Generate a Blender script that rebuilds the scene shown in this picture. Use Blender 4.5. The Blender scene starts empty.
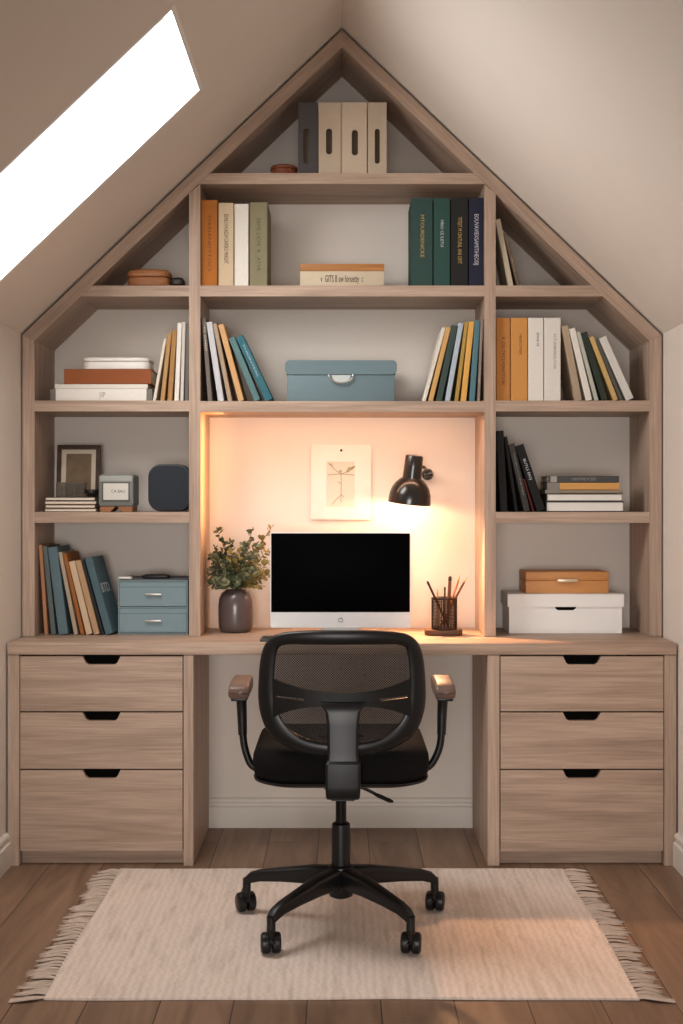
import bpy, bmesh, math, random
from mathutils import Vector, Matrix, Euler
R = math.radians
PI = math.pi
random.seed(11)
sc = bpy.context.scene
col = sc.collection

# ------------------------------------------------------------------ survey of the room (metres)
F, CAMY, CAMZ = 1249.0, -4.2, 1.231          # focal length in pixels, camera stand
def PX(px, D): return (px - 342.0) * D / F   # metres across at distance D
def PZ(py, D): return CAMZ + (500.0 - py) * D / F
def YD(D): return D + CAMY
SF = 4.397                                   # distance to the bookcase front
YS = YD(SF)                                  # bookcase front plane
YB = 0.505                                   # back wall
DB = 4.42                                    # row of book spines
HW = 1.125                                   # half width of the built-in
Z2, Z3, Z4, ZA, ZD = PZ(285.5, SF), PZ(400.5, SF), PZ(512, SF), PZ(173, SF), 0.75

# ------------------------------------------------------------------ materials
def lin(c): return c / 12.92 if c <= 0.04045 else ((c + 0.055) / 1.055) ** 2.4
def rgb(*a): return (lin(a[0] / 255), lin(a[1] / 255), lin(a[2] / 255), 1.0)
MATS = {}
def base_mat(name):
    m = bpy.data.materials.new(name); m.use_nodes = True
    nt = m.node_tree
    return m, nt, nt.nodes['Principled BSDF']
def plain(name, c, rough=0.6, metal=0.0, spec=0.5, var=0.06, scale=30.0, bump=0.0, coat=0.0):
    """one colour with a faint procedural mottling"""
    if name in MATS: return MATS[name]
    m, nt, b = base_mat(name)
    c4 = rgb(*c)
    tc = nt.nodes.new('ShaderNodeTexCoord')
    n = nt.nodes.new('ShaderNodeTexNoise'); n.inputs['Scale'].default_value = scale; n.inputs['Detail'].default_value = 4
    nt.links.new(tc.outputs['Object'], n.inputs['Vector'])
    r = nt.nodes.new('ShaderNodeMix'); r.data_type = 'RGBA'
    r.inputs['A'].default_value = [x * (1 - var) for x in c4[:3]] + [1]
    r.inputs['B'].default_value = [min(1, x * (1 + var)) for x in c4[:3]] + [1]
    nt.links.new(n.outputs['Fac'], r.inputs['Factor'])
    nt.links.new(r.outputs['Result'], b.inputs['Base Color'])
    b.inputs['Roughness'].default_value = rough
    b.inputs['Metallic'].default_value = metal
    b.inputs['Specular IOR Level'].default_value = spec
    b.inputs['Coat Weight'].default_value = coat
    if bump:
        bp = nt.nodes.new('ShaderNodeBump'); bp.inputs['Strength'].default_value = bump; bp.inputs['Distance'].default_value = 0.002
        nt.links.new(n.outputs['Fac'], bp.inputs['Height']); nt.links.new(bp.outputs['Normal'], b.inputs['Normal'])
    MATS[name] = m
    return m
def wood(name, c1, c2, c3, rot=(0, 0, 0), rough=0.5, grain=1.0):
    """straight grain running along local x after the rotation"""
    if name in MATS: return MATS[name]
    m, nt, b = base_mat(name)
    N, L = nt.nodes.new, nt.links.new
    tc = N('ShaderNodeTexCoord'); oi = N('ShaderNodeObjectInfo')
    mul = N('ShaderNodeVectorMath'); mul.operation = 'SCALE'; mul.inputs['Scale'].default_value = 7.0
    cmb = N('ShaderNodeCombineXYZ')
    for k in 'XYZ': L(oi.outputs['Random'], cmb.inputs[k])
    L(cmb.outputs[0], mul.inputs[0])
    add = N('ShaderNodeVectorMath'); add.operation = 'ADD'
    mr = N('ShaderNodeMapping'); mr.inputs['Rotation'].default_value = rot
    L(tc.outputs['Object'], mr.inputs['Vector'])
    L(mr.outputs[0], add.inputs[0]); L(mul.outputs[0], add.inputs[1])
    ms = N('ShaderNodeMapping'); ms.inputs['Scale'].default_value = (1.3, 22, 22)
    L(add.outputs[0], ms.inputs['Vector'])
    n1 = N('ShaderNodeTexNoise'); n1.inputs['Scale'].default_value = 1.0; n1.inputs['Detail'].default_value = 6; n1.inputs['Distortion'].default_value = 0.7
    L(ms.outputs[0], n1.inputs['Vector'])
    ms2 = N('ShaderNodeMapping'); ms2.inputs['Scale'].default_value = (6, 190, 190)
    L(add.outputs[0], ms2.inputs['Vector'])
    n2 = N('ShaderNodeTexNoise'); n2.inputs['Scale'].default_value = 1.0; n2.inputs['Detail'].default_value = 3
    L(ms2.outputs[0], n2.inputs['Vector'])
    ramp = N('ShaderNodeValToRGB')
    e = ramp.color_ramp.elements
    e[0].position = 0.28; e[0].color = rgb(*c1)
    e[1].position = 0.72; e[1].color = rgb(*c3)
    k = e.new(0.47); k.color = rgb(*c2)
    L(n1.outputs['Fac'], ramp.inputs['Fac'])
    mx = N('ShaderNodeMix'); mx.data_type = 'RGBA'; mx.blend_type = 'MULTIPLY'
    rm = N('ShaderNodeMapRange'); rm.inputs['From Min'].default_value = 0.3; rm.inputs['From Max'].default_value = 0.7
    rm.inputs['To Min'].default_value = 1 - 0.22 * grain; rm.inputs['To Max'].default_value = 1.05
    L(n2.outputs['Fac'], rm.inputs['Value'])
    mx.inputs['Factor'].default_value = 1.0
    L(ramp.outputs['Color'], mx.inputs['A']); L(rm.outputs[0], mx.inputs['B'])
    L(mx.outputs['Result'], b.inputs['Base Color'])
    b.inputs['Roughness'].default_value = rough
    b.inputs['Specular IOR Level'].default_value = 0.35
    bp = N('ShaderNodeBump'); bp.inputs['Strength'].default_value = 0.12; bp.inputs['Distance'].default_value = 0.001
    L(n2.outputs['Fac'], bp.inputs['Height']); L(bp.outputs['Normal'], b.inputs['Normal'])
    MATS[name] = m
    return m
OAK = ((164, 141, 125), (183, 160, 142), (196, 173, 155))
W_X = wood('oak_horizontal', *OAK)
W_Z = wood('oak_upright', *OAK, rot=(0, R(90), 0))
SL = math.atan2(PZ(30, SF) - PZ(335, SF), HW)
W_L = wood('oak_slope_left', *OAK, rot=(0, SL, 0))
W_R = wood('oak_slope_right', *OAK, rot=(0, -SL, 0))
WALLC = plain('painted_plaster', (226, 219, 211), 0.9, var=0.02, scale=8, spec=0.2)
TRIMC = plain('painted_trim', (224, 219, 211), 0.55, var=0.015, scale=8)
BLACK = plain('black_plastic', (17, 17, 19), 0.4, var=0.08)
BLACKF = plain('black_fabric', (22, 20, 20), 0.95, var=0.25, scale=500, bump=0.3, spec=0.15)
HOLESHADE = plain('recess_shade', (12, 11, 10), 0.9, spec=0.1)  # near-black colour stands in for the shade inside openings
PAPER = plain('book_pages', (222, 211, 192), 0.9, var=0.05, scale=400, spec=0.1)
WHITEP = plain('white_paper', (232, 229, 223), 0.8, var=0.02, spec=0.2)
CHROME = plain('brushed_metal', (186, 184, 180), 0.38, metal=0.8, var=0.03)

def floor_mat():
    m, nt, b = base_mat('oak_floor_planks')
    N, L = nt.nodes.new, nt.links.new
    tc = N('ShaderNodeTexCoord')
    mp = N('ShaderNodeMapping'); mp.inputs['Rotation'].default_value = (0, 0, R(90)); mp.inputs['Location'].default_value = (0.3, 0.085, 0)
    L(tc.outputs['Object'], mp.inputs['Vector'])
    br = N('ShaderNodeTexBrick')
    br.inputs['Scale'].default_value = 1.0
    br.inputs['Brick Width'].default_value = 1.9; br.inputs['Row Height'].default_value = 0.18
    br.inputs['Mortar Size'].default_value = 0.0016; br.inputs['Mortar Smooth'].default_value = 0.3
    br.inputs['Color1'].default_value = (0.0, 0.0, 0.0, 1); br.inputs['Color2'].default_value = (1, 1, 1, 1)
    br.inputs['Mortar'].default_value = (0.5, 0.5, 0.5, 1)
    br.offset = 0.37
    L(mp.outputs[0], br.inputs['Vector'])
    add = N('ShaderNodeVectorMath'); add.operation = 'MULTIPLY_ADD'
    add.inputs[1].default_value = (3.1, 5.7, 0)
    L(br.outputs['Color'], add.inputs[0]); L(mp.outputs[0], add.inputs[2])
    ms = N('ShaderNodeMapping'); ms.inputs['Scale'].default_value = (1.6, 14, 1)
    L(add.outputs[0], ms.inputs['Vector'])
    n1 = N('ShaderNodeTexNoise'); n1.inputs['Scale'].default_value = 1.0; n1.inputs['Detail'].default_value = 7; n1.inputs['Distortion'].default_value = 1.2
    L(ms.outputs[0], n1.inputs['Vector'])
    ramp = N('ShaderNodeValToRGB'); e = ramp.color_ramp.elements
    e[0].position = 0.25; e[0].color = rgb(106, 82, 65)
    e[1].position = 0.75; e[1].color = rgb(156, 127, 104)
    L(n1.outputs['Fac'], ramp.inputs['Fac'])
    tint = N('ShaderNodeMix'); tint.data_type = 'RGBA'; tint.blend_type = 'MULTIPLY'; tint.inputs['Factor'].default_value = 1
    rm = N('ShaderNodeMapRange'); rm.inputs['To Min'].default_value = 0.82; rm.inputs['To Max'].default_value = 1.08
    L(br.outputs['Color'], rm.inputs['Value'])
    L(ramp.outputs['Color'], tint.inputs['A']); L(rm.outputs[0], tint.inputs['B'])
    gap = N('ShaderNodeMix'); gap.data_type = 'RGBA'
    L(br.outputs['Fac'], gap.inputs['Factor']); L(tint.outputs['Result'], gap.inputs['A']); gap.inputs['B'].default_value = rgb(52, 38, 30)
    L(gap.outputs['Result'], b.inputs['Base Color'])
    b.inputs['Roughness'].default_value = 0.45
    bp = N('ShaderNodeBump'); bp.inputs['Strength'].default_value = 0.4; bp.inputs['Distance'].default_value = 0.002; bp.invert = True
    L(br.outputs['Fac'], bp.inputs['Height']); L(bp.outputs['Normal'], b.inputs['Normal'])
    return m
def rug_mat():
    m, nt, b = base_mat('woven_rug')
    N, L = nt.nodes.new, nt.links.new
    tc = N('ShaderNodeTexCoord')
    ms = N('ShaderNodeMapping'); ms.inputs['Scale'].default_value = (38, 5, 1)
    L(tc.outputs['Object'], ms.inputs['Vector'])
    n1 = N('ShaderNodeTexNoise'); n1.inputs['Scale'].default_value = 1.0; n1.inputs['Detail'].default_value = 6
    L(ms.outputs[0], n1.inputs['Vector'])
    w = N('ShaderNodeTexWave'); w.wave_type = 'BANDS'; w.bands_direction = 'X'
    w.inputs['Scale'].default_value = 15; w.inputs['Distortion'].default_value = 5; w.inputs['Detail'].default_value = 3; w.inputs['Detail Scale'].default_value = 3
    L(tc.outputs['Object'], w.inputs['Vector'])
    w2 = N('ShaderNodeTexWave'); w2.wave_type = 'BANDS'; w2.bands_direction = 'Y'
    w2.inputs['Scale'].default_value = 60; w2.inputs['Distortion'].default_value = 1.5
    L(tc.outputs['Object'], w2.inputs['Vector'])
    ramp = N('ShaderNodeValToRGB'); e = ramp.color_ramp.elements
    e[0].position = 0.24; e[0].color = rgb(214, 198, 187)
    e[1].position = 0.5; e[1].color = rgb(236, 221, 210)
    L(n1.outputs['Fac'], ramp.inputs['Fac'])
    mx = N('ShaderNodeMix'); mx.data_type = 'RGBA'; mx.blend_type = 'MULTIPLY'; mx.inputs['Factor'].default_value = 0.10
    L(ramp.outputs['Color'], mx.inputs['A']); L(w.outputs['Color'], mx.inputs['B'])
    L(mx.outputs['Result'], b.inputs['Base Color'])
    b.inputs['Roughness'].default_value = 0.95; b.inputs['Specular IOR Level'].default_value = 0.1
    ad = N('ShaderNodeMath'); ad.operation = 'ADD'
    L(w.outputs['Fac'], ad.inputs[0]); L(w2.outputs['Fac'], ad.inputs[1])
    bp = N('ShaderNodeBump'); bp.inputs['Strength'].default_value = 0.35; bp.inputs['Distance'].default_value = 0.003
    L(ad.outputs[0], bp.inputs['Height']); L(bp.outputs['Normal'], b.inputs['Normal'])
    return m
def mesh_fabric():
    m, nt, b = base_mat('black_mesh_fabric')
    N, L = nt.nodes.new, nt.links.new
    b.inputs['Base Color'].default_value = rgb(26, 23, 22); b.inputs['Roughness'].default_value = 0.7
    tc = N('ShaderNodeTexCoord'); sep = N('ShaderNodeSeparateXYZ'); L(tc.outputs['Object'], sep.inputs[0])
    def wave(out, k, ph=0.0):
        mm = N('ShaderNodeMath'); mm.operation = 'MULTIPLY_ADD'; mm.inputs[1].default_value = k; mm.inputs[2].default_value = ph
        L(out, mm.inputs[0]); s = N('ShaderNodeMath'); s.operation = 'SINE'; L(mm.outputs[0], s.inputs[0]); return s.outputs[0]
    k = 2 * PI / 0.0068
    p = N('ShaderNodeMath'); p.operation = 'MULTIPLY'
    L(wave(sep.outputs['X'], k), p.inputs[0]); L(wave(sep.outputs['Z'], k), p.inputs[1])
    g = N('ShaderNodeMapRange'); g.interpolation_type = 'SMOOTHSTEP'
    g.inputs['From Min'].default_value = -.5; g.inputs['From Max'].default_value = .9
    g.inputs['To Min'].default_value = .08; g.inputs['To Max'].default_value = .62
    L(p.outputs[0], g.inputs['Value'])
    tr = N('ShaderNodeBsdfTransparent'); mx = N('ShaderNodeMixShader')
    L(g.outputs[0], mx.inputs['Fac']); L(b.outputs[0], mx.inputs[1]); L(tr.outputs[0], mx.inputs[2])
    L(mx.outputs[0], nt.nodes['Material Output'].inputs['Surface'])
    return m
def glass(name, tint=(255, 255, 255), gloss=0.06):
    m, nt, b = base_mat(name); nt.nodes.remove(b)
    N, L = nt.nodes.new, nt.links.new
    tr = N('ShaderNodeBsdfTransparent'); tr.inputs[0].default_value = rgb(*tint)
    gl = N('ShaderNodeBsdfGlossy'); gl.inputs['Roughness'].default_value = 0.03
    mx = N('ShaderNodeMixShader'); mx.inputs['Fac'].default_value = gloss
    L(tr.outputs[0], mx.inputs[1]); L(gl.outputs[0], mx.inputs[2]); L(mx.outputs[0], nt.nodes['Material Output'].inputs['Surface'])
    return m
def glow(name, c, s):
    m, nt, b = base_mat(name)
    b.inputs['Base Color'].default_value = rgb(*c)
    b.inputs['Emission Color'].default_value = rgb(*c); b.inputs['Emission Strength'].default_value = s
    return m

# ------------------------------------------------------------------ mesh helpers
class MB:
    def __init__(self): self.bm = bmesh.new()
    def box(self, x0, x1, y0, y1, z0, z1, bev=0.0, seg=2, M=None):
        g = bmesh.ops.create_cube(self.bm, size=1.0)
        vs = g['verts']
        for v in vs:
            v.co = Vector(((x0 + x1) / 2 + v.co.x * (x1 - x0), (y0 + y1) / 2 + v.co.y * (y1 - y0), (z0 + z1) / 2 + v.co.z * (z1 - z0)))
        if bev > 0:
            es = list({e for v in vs for e in v.link_edges})
            r = bmesh.ops.bevel(self.bm, geom=es, offset=bev, segments=seg, affect='EDGES', profile=0.5)
            vs = list({v for f in r['faces'] for v in f.verts} | {v for v in vs if v.is_valid})
        if M is not None: bmesh.ops.transform(self.bm, matrix=M, verts=vs)
        return self
    def prism(self, pts, a0, a1, axis='y', M=None):
        """polygon pts extruded along an axis; pts are (x,z) for y, (x,y) for z, (y,z) for x"""
        def P(p, a):
            return {'y': (p[0], a, p[1]), 'z': (p[0], p[1], a), 'x': (a, p[0], p[1])}[axis]
        A = [self.bm.verts.new(P(p, a0)) for p in pts]; B = [self.bm.verts.new(P(p, a1)) for p in pts]
        n = len(pts)
        self.bm.faces.new(A); self.bm.faces.new(list(reversed(B)))
        for i in range(n): self.bm.faces.new((A[i], B[i], B[(i + 1) % n], A[(i + 1) % n]))
        if M is not None: bmesh.ops.transform(self.bm, matrix=M, verts=A + B)
        return self
    def plate_hole(self, outer, holes, y0, y1):
        """flat plate in the xz plane between y0 and y1 with through holes"""
        es = []
        for loop in [outer] + holes:
            vs = [self.bm.verts.new((p[0], y0, p[1])) for p in loop]
            es += [self.bm.edges.new((vs[i], vs[(i + 1) % len(vs)])) for i in range(len(vs))]
        r = bmesh.ops.triangle_fill(self.bm, edges=es, use_beauty=True)
        fs = [f for f in r['geom'] if isinstance(f, bmesh.types.BMFace)]
        ex = bmesh.ops.extrude_face_region(self.bm, geom=fs)
        vs = [v for v in ex['geom'] if isinstance(v, bmesh.types.BMVert)]
        bmesh.ops.translate(self.bm, verts=vs, vec=(0, y1 - y0, 0))
        return self
    def loft(self, rings, cap=True, closed=False):
        rs = [[self.bm.verts.new(p) for p in r] for r in rings]
        n = len(rs[0]); m = len(rs)
        for i in range(m if closed else m - 1):
            a, b = rs[i], rs[(i + 1) % m]
            for j in range(n): self.bm.faces.new((a[j], a[(j + 1) % n], b[(j + 1) % n], b[j]))
        if cap and not closed:
            self.bm.faces.new(list(reversed(rs[0]))); self.bm.faces.new(rs[-1])
        return self
    def lathe(self, prof, n=32, M=None, cap=True):
        rings = []
        for r, z in prof:
            rings.append([Vector((max(r, 1e-5) * math.cos(2 * PI * k / n), max(r, 1e-5) * math.sin(2 * PI * k / n), z)) for k in range(n)])
        if M is not None: rings = [[M @ p for p in r] for r in rings]
        return self.loft(rings, cap)
    def tube(self, pts, rad, n=10, flat=None, up=Vector((0, 0, 1))):
        """pts: path, rad: radius or list; flat: scale of the second section axis"""
        pts = [Vector(p) for p in pts]
        rad = rad if isinstance(rad, (list, tuple)) else [rad] * len(pts)
        rings = []
        for i, p in enumerate(pts):
            t = (pts[min(i + 1, len(pts) - 1)] - pts[max(i - 1, 0)]).normalized()
            u = up if abs(t.dot(up)) < 0.95 else Vector((1, 0, 0))
            s = t.cross(u).normalized(); w = s.cross(t).normalized()
            f = flat if flat else 1.0
            rings.append([p + s * math.cos(2 * PI * k / n) * rad[i] + w * math.sin(2 * PI * k / n) * rad[i] * f for k in range(n)])
        return self.loft(rings)
    def build(self, name, mat, parent=None, smooth=35, world=False, mod=None):
        bm = self.bm
        bmesh.ops.recalc_face_normals(bm, faces=bm.faces)
        if world and parent is not None:
            bmesh.ops.translate(bm, verts=bm.verts, vec=-parent.location)
        me = bpy.data.meshes.new(name); bm.to_mesh(me); bm.free()
        if smooth:
            for p in me.polygons: p.use_smooth = True
            me.set_sharp_from_angle(angle=R(smooth))
        me.materials.append(mat)
        o = bpy.data.objects.new(name, me); col.objects.link(o)
        if parent is not None: o.parent = parent
        return o
def tag(o, label, cat, group=None, kind=None):
    o['label'] = label; o['category'] = cat
    if group: o['group'] = group
    if kind: o['kind'] = kind
    return o
def thing(name, label, cat, loc=(0, 0, 0), rot=(0, 0, 0), group=None):
    o = bpy.data.objects.new(name, None); col.objects.link(o)
    o.empty_display_size = 0.05
    o.location = loc; o.rotation_euler = rot
    return tag(o, label, cat, group)
def struct(name, mb, mat, parent=None, smooth=35):
    o = mb.build(name, mat, parent, smooth)
    if parent is None: o['kind'] = 'structure'
    return o
def catmull(pts, n=8, closed=False):
    P = [Vector(p) for p in pts]; out = []; m = len(P)
    for i in range(m if closed else m - 1):
        p0, p1, p2, p3 = (P[(i + k) % m] if closed else P[min(max(i + k, 0), m - 1)] for k in (-1, 0, 1, 2))
        for j in range(n):
            t = j / n
            out.append(0.5 * ((2 * p1) + (p2 - p0) * t + (2 * p0 - 5 * p1 + 4 * p2 - p3) * t * t + (3 * p1 - p0 - 3 * p2 + p3) * t ** 3))
    if not closed: out.append(P[-1].copy())
    return out
def rrect(x0, x1, z0, z1, r, n=6):
    pts = []
    for cx, cz, a0 in ((x1 - r, z1 - r, 0), (x0 + r, z1 - r, 90), (x0 + r, z0 + r, 180), (x1 - r, z0 + r, 270)):
        for k in range(n + 1):
            a = R(a0 + 90 * k / n); pts.append((cx + r * math.cos(a), cz + r * math.sin(a)))
    return pts
def notch_rect(x0, x1, z0, z1, n0, n1, nd, ch):
    """rectangle with a finger notch cut into its upper edge"""
    r = 0.006
    return [(x0, z0), (x1, z0), (x1, z1), (n1, z1), (n1 - ch + r * .5, z1 - nd + r), (n1 - ch - r, z1 - nd),
            (n0 + ch + r, z1 - nd), (n0 + ch - r * .5, z1 - nd + r), (n0, z1), (x0, z1)]
def lettering(text, mat, parent, loc, rot, size, width=None, name='lettering', bold=0.0):
    cu = bpy.data.curves.new(name, 'FONT'); cu.body = text; cu.size = size; cu.extrude = 0.0002; cu.offset = bold
    cu.align_x = 'CENTER'; cu.align_y = 'CENTER'; cu.resolution_u = 2
    cu.materials.append(mat)
    o = bpy.data.objects.new(name, cu); col.objects.link(o)
    o.parent = parent; o.location = loc; o.rotation_euler = rot
    if width:
        est = size * 0.58 * len(text)
        o.scale = (width / est, 1, 1)
    return o

# ------------------------------------------------------------------ room shell
ZK, ZR = PZ(335, SF) , PZ(30, SF)            # underside of roof at the knee wall and at the ridge (built-in outer face)
GAP = 0.006
XW = HW + GAP                                # inner face of the side walls
RX = lambda x: ZR + 0.011 - abs(x) * math.tan(SL)   # ceiling surface height
YR = -5.6                                    # room runs on behind the camera
struct('floor', MB().box(-1.3, 1.3, YR, 0.62, -0.06, 0), floor_mat(), smooth=0)
struct('wall_back', MB().prism([(-1.3, 0), (1.3, 0), (1.3, 1.9), (0, 3.05), (-1.3, 1.9)], YB, YB + 0.1, 'y'), WALLC, smooth=0)
struct('wall_left', MB().box(-XW - 0.12, -XW, YR, YB, 0, RX(XW) + 0.001), WALLC, smooth=0)
struct('wall_right', MB().box(XW, XW + 0.12, YR, YB, 0, RX(XW) + 0.001), WALLC, smooth=0)
TH = 0.16
struct('wall_rear', MB().prism([(-1.3, 0), (1.3, 0), (1.3, 1.9), (0, 3.05), (-1.3, 1.9)], YR - .1, YR, 'y'), WALLC, smooth=0)
def slope_frame(side):
    """local u runs down the slope from the ridge, v along the room, n outwards"""
    c, s = math.cos(SL), math.sin(SL)
    M = Matrix(((side * c, 0, side * s, 0), (0, 1, 0, 0), (-s, 0, c, RX(0)), (0, 0, 0, 1)))
    return M
ML, MR = slope_frame(-1), slope_frame(1)
ULEN = (XW + 0.12) / math.cos(SL)
u0, u1 = 0.425 / math.cos(SL), 1.065 / math.cos(SL)   # skylight opening down the slope
v0, v1 = YD(3.175), YD(3.825)
cl = MB()
cl.box(0, u0, YR, YB, 0, TH, M=ML).box(u1, ULEN, YR, YB, 0, TH, M=ML)
cl.box(u0, u1, YR, v0, 0, TH, M=ML).box(u0, u1, v1, YB, 0, TH, M=ML)
struct('ceiling_left', cl, WALLC, smooth=0)
struct('ceiling_right', MB().box(0, ULEN, YR, YB, 0, TH, M=MR), WALLC, smooth=0)
# skylight: frame and pane in the left slope
wb = MB()
for a in ((u0, u0 + .014, v0, v1), (u1 - .014, u1, v0, v1), (u0 + .014, u1 - .014, v0, v0 + .014), (u0 + .014, u1 - .014, v1 - .014, v1)):
    wb.box(a[0], a[1], a[2], a[3], 0.0005, 0.03, M=ML)
win = struct('window_1', wb, plain('white_window_frame', (240, 240, 238), 0.5, var=0.01))
MB().box(u0 + .0145, u1 - .0145, v0 + .0145, v1 - .0145, 0.002, 0.006, M=ML).build('pane', glass('window_glass'), win, 0)

def baseboard(name, x0, x1, y0, y1, side):
    """board with a stepped top moulding; side is the wall it is fixed to"""
    h = 0.112
    prof = [(0, 0), (0.018, 0), (0.018, h - .034), (0.010, h - .030), (0.010, h - .020), (0.014, h - .014), (0.012, h - .006), (0.004, h), (0, h)]
    b = MB()
    if side == 'back': b.prism([(y1 - p[0], p[1]) for p in prof], x0, x1, 'x')
    elif side == 'left': b.prism([(x0 + p[0], p[1]) for p in prof], y0, y1, 'y')
    else: b.prism([(x1 - p[0], p[1]) for p in prof], y0, y1, 'y')
    return struct(name, b, TRIMC)
baseboard('baseboard_back', -0.52, 0.53, 0, YB, 'back')
baseboard('baseboard_left', -XW, 0, YR, 0.004, 'left')
baseboard('baseboard_right', 0, XW, YR, 0.004, 'right')

# ------------------------------------------------------------------ built-in bookcase
bc = thing('bookcase', 'gabled wooden built-in bookcase with pitched top and open compartments above the desk', 'bookcase', (0, YS, ZD))
BV = 0.0015
def slab(name, x0, x1, z0, z1, mat, parent=bc, y0=YS, y1=YB - 0.001):
    return MB().box(x0, x1, y0, y1, z0, z1, BV, 1).build(name, mat, parent, world=True)
UX = PX(649.5, SF)                            # inner face of outer uprights
DLo, DLi = PX(189, SF), PX(200.3, SF)         # left divider
DRi, DRo = PX(484.5, SF), PX(495.7, SF)       # right divider
tS = math.tan(SL)
VT = 0.0605                                   # vertical thickness of sloping boards
zin = lambda x: ZR - VT - abs(x) * tS         # underside of sloping board
for s in (-1, 1):
    zt_o, zt_i = ZR - HW * tS, zin(UX)
    MB().prism([(s * UX, ZD + .001), (s * HW, ZD + .001), (s * HW, zt_o - .001), (s * UX, zt_i)], YS, YB - .001, 'y').build('side_panel', W_Z, bc, world=True)
    zm = zin(UX)
    MB().prism([(0, ZR), (0, ZR - VT), (s * UX, zm + .0005), (s * HW, zt_o)], YS - .0008, YB - .001, 'y').build('sloping_panel', W_L if s < 0 else W_R, bc, world=True)
for a, b in ((DLo, DLi), (DRi, DRo)):
    s = 1 if a > 0 else -1
    za, zb = zin(a), zin(b)
    zt = PZ(184, SF)
    pts = [(a, ZD + .001), (b, ZD + .001), (b, min(zb, zt)), (a, min(za, zt))]
    MB().prism(pts, YS, YB - .001, 'y').build('divider', W_Z, bc, world=True)
TK = 0.038
def xin(z): return (ZR - VT - z) / tS
def shelf(x0, x1, zt, sl=False, sr=False):
    """sl / sr: that end is cut to the roof slope"""
    pts = [(-xin(zt - TK) if sl else x0, zt - TK), (xin(zt - TK) if sr else x1, zt - TK), (xin(zt) if sr else x1, zt), (-xin(zt) if sl else x0, zt)]
    return MB().prism(pts, YS + .001, YB - .001, 'y').build('shelf', W_X, bc, world=True)
shelf(0, 0, ZA, True, True)
shelf(0, DLo, Z2, True, False); shelf(DLi, DRi, Z2); shelf(DRo, 0, Z2, False, True)
shelf(-UX, DLo, Z3); shelf(DLi, DRi, Z3 - .002); shelf(DRo, UX, Z3)
shelf(-UX, DLo, Z4); shelf(DRo, UX, Z4)

# ------------------------------------------------------------------ worktop and drawer cabinets
wt = MB().box(-HW, HW, -0.004, YB - .001, 0.7105, ZD, 0.003, 2).build('worktop', W_X)
tag(wt, 'long wooden worktop spanning both drawer cabinets under the bookcase', 'worktop')
Dc = 4.2
def cabinet(label, x0, x1, outer_left):
    c = thing('drawer_cabinet', label, 'cabinet', ((x0 + x1) / 2, 0, 0), group='drawer cabinets under the worktop')
    tl, tr = (0.040, 0.034) if outer_left else (0.041, 0.041)
    y1 = YB - .02
    zt = 0.7095
    MB().box(x0, x0 + tl, 0.0, y1, 0, zt, BV, 1).build('side_panel', W_Z, c, world=True)
    MB().box(x1 - tr, x1, 0.0, y1, 0, zt, BV, 1).build('side_panel', W_Z, c, world=True)
    a, b = x0 + tl, x1 - tr
    MB().box(a, b, y1 - .01, y1, 0.05, zt).build('back_panel', W_X, c, world=True)
    MB().box(a, b, 0.040, 0.056, 0, 0.0465).build('plinth', W_X, c, world=True)
    MB().box(a, b, 0.024, y1 - .012, 0.047, 0.0505).build('bottom_panel', W_X, c, world=True)
    zs = [(656.3, 711.2), (712.6, 768.8), (770.2, 851)]
    for k, (p0, p1) in enumerate(zs):
        z1_, z0_ = PZ(p0, Dc), PZ(p1, Dc)
        cx = (a + b) / 2
        n0, n1 = cx - .064, cx + .064
        dr = MB().prism(notch_rect(a + .003, b - .003, z0_, z1_, n0, n1, 0.028, 0.014), 0.001, 0.021, 'y').build('drawer', W_X, c, world=True)
        MB().box(n0 - .012, n1 + .012, 0.028, 0.032, z1_ - .045, z1_ - .001).build('notch_shade_plate', HOLESHADE, dr, 0).location = (0, 0, 0)  # dark plate painted as the shade seen through the notch
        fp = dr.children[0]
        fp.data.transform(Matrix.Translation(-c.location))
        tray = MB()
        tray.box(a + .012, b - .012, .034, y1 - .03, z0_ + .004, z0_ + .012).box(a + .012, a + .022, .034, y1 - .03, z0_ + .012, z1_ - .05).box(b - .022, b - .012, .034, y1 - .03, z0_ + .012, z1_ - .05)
        tr_ = tray.build('drawer_tray', HOLESHADE, dr, 0); tr_.data.transform(Matrix.Translation(-c.location))
    return c
cabinet('wooden three-drawer cabinet under the worktop below the blue two-drawer box', -HW, PX(193.5, Dc), True)
cabinet('wooden three-drawer cabinet under the worktop below the white lidded box', PX(487.5, Dc), HW, False)

# ------------------------------------------------------------------ books
COV = {}
def cover(c):
    k = 'cloth_%d_%d_%d' % c
    return plain(k, c, 0.75, var=0.07, scale=120, bump=0.08, spec=0.25)
GOLD = plain('gold_foil', (196, 164, 96), 0.4, metal=0.3, var=0.02)
INK = plain('dark_ink', (58, 50, 44), 0.8, var=0.02)
SILVER = plain('pale_foil', (205, 205, 210), 0.5, var=0.02)
FAINT = plain('faint_brown_ink', (120, 66, 20), 0.8, var=0.02)
OLIVEINK = plain('olive_ink', (92, 92, 64), 0.8, var=0.02)
GREYINK = plain('grey_ink', (150, 146, 140), 0.8, var=0.02)
def book_parts(root, w, h, d, c, pages=PAPER, board=None, name_cover='cover'):
    b = board or min(0.003, w * 0.16)
    r = min(0.002, w * 0.2)
    pr = [(0, d), (0, r), (r, 0), (w - r, 0), (w, r), (w, d), (w - b, d), (w - b, b), (b, b), (b, d)]
    MB().prism(pr, 0, h, 'z').build(name_cover, c if isinstance(c, bpy.types.Material) else cover(c), root, 30)
    q = min(.003, d * .03)
    MB().box(b, w - b, b, d - q, .0025, h - .0025).build('pages', pages, root, 0)
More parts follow.
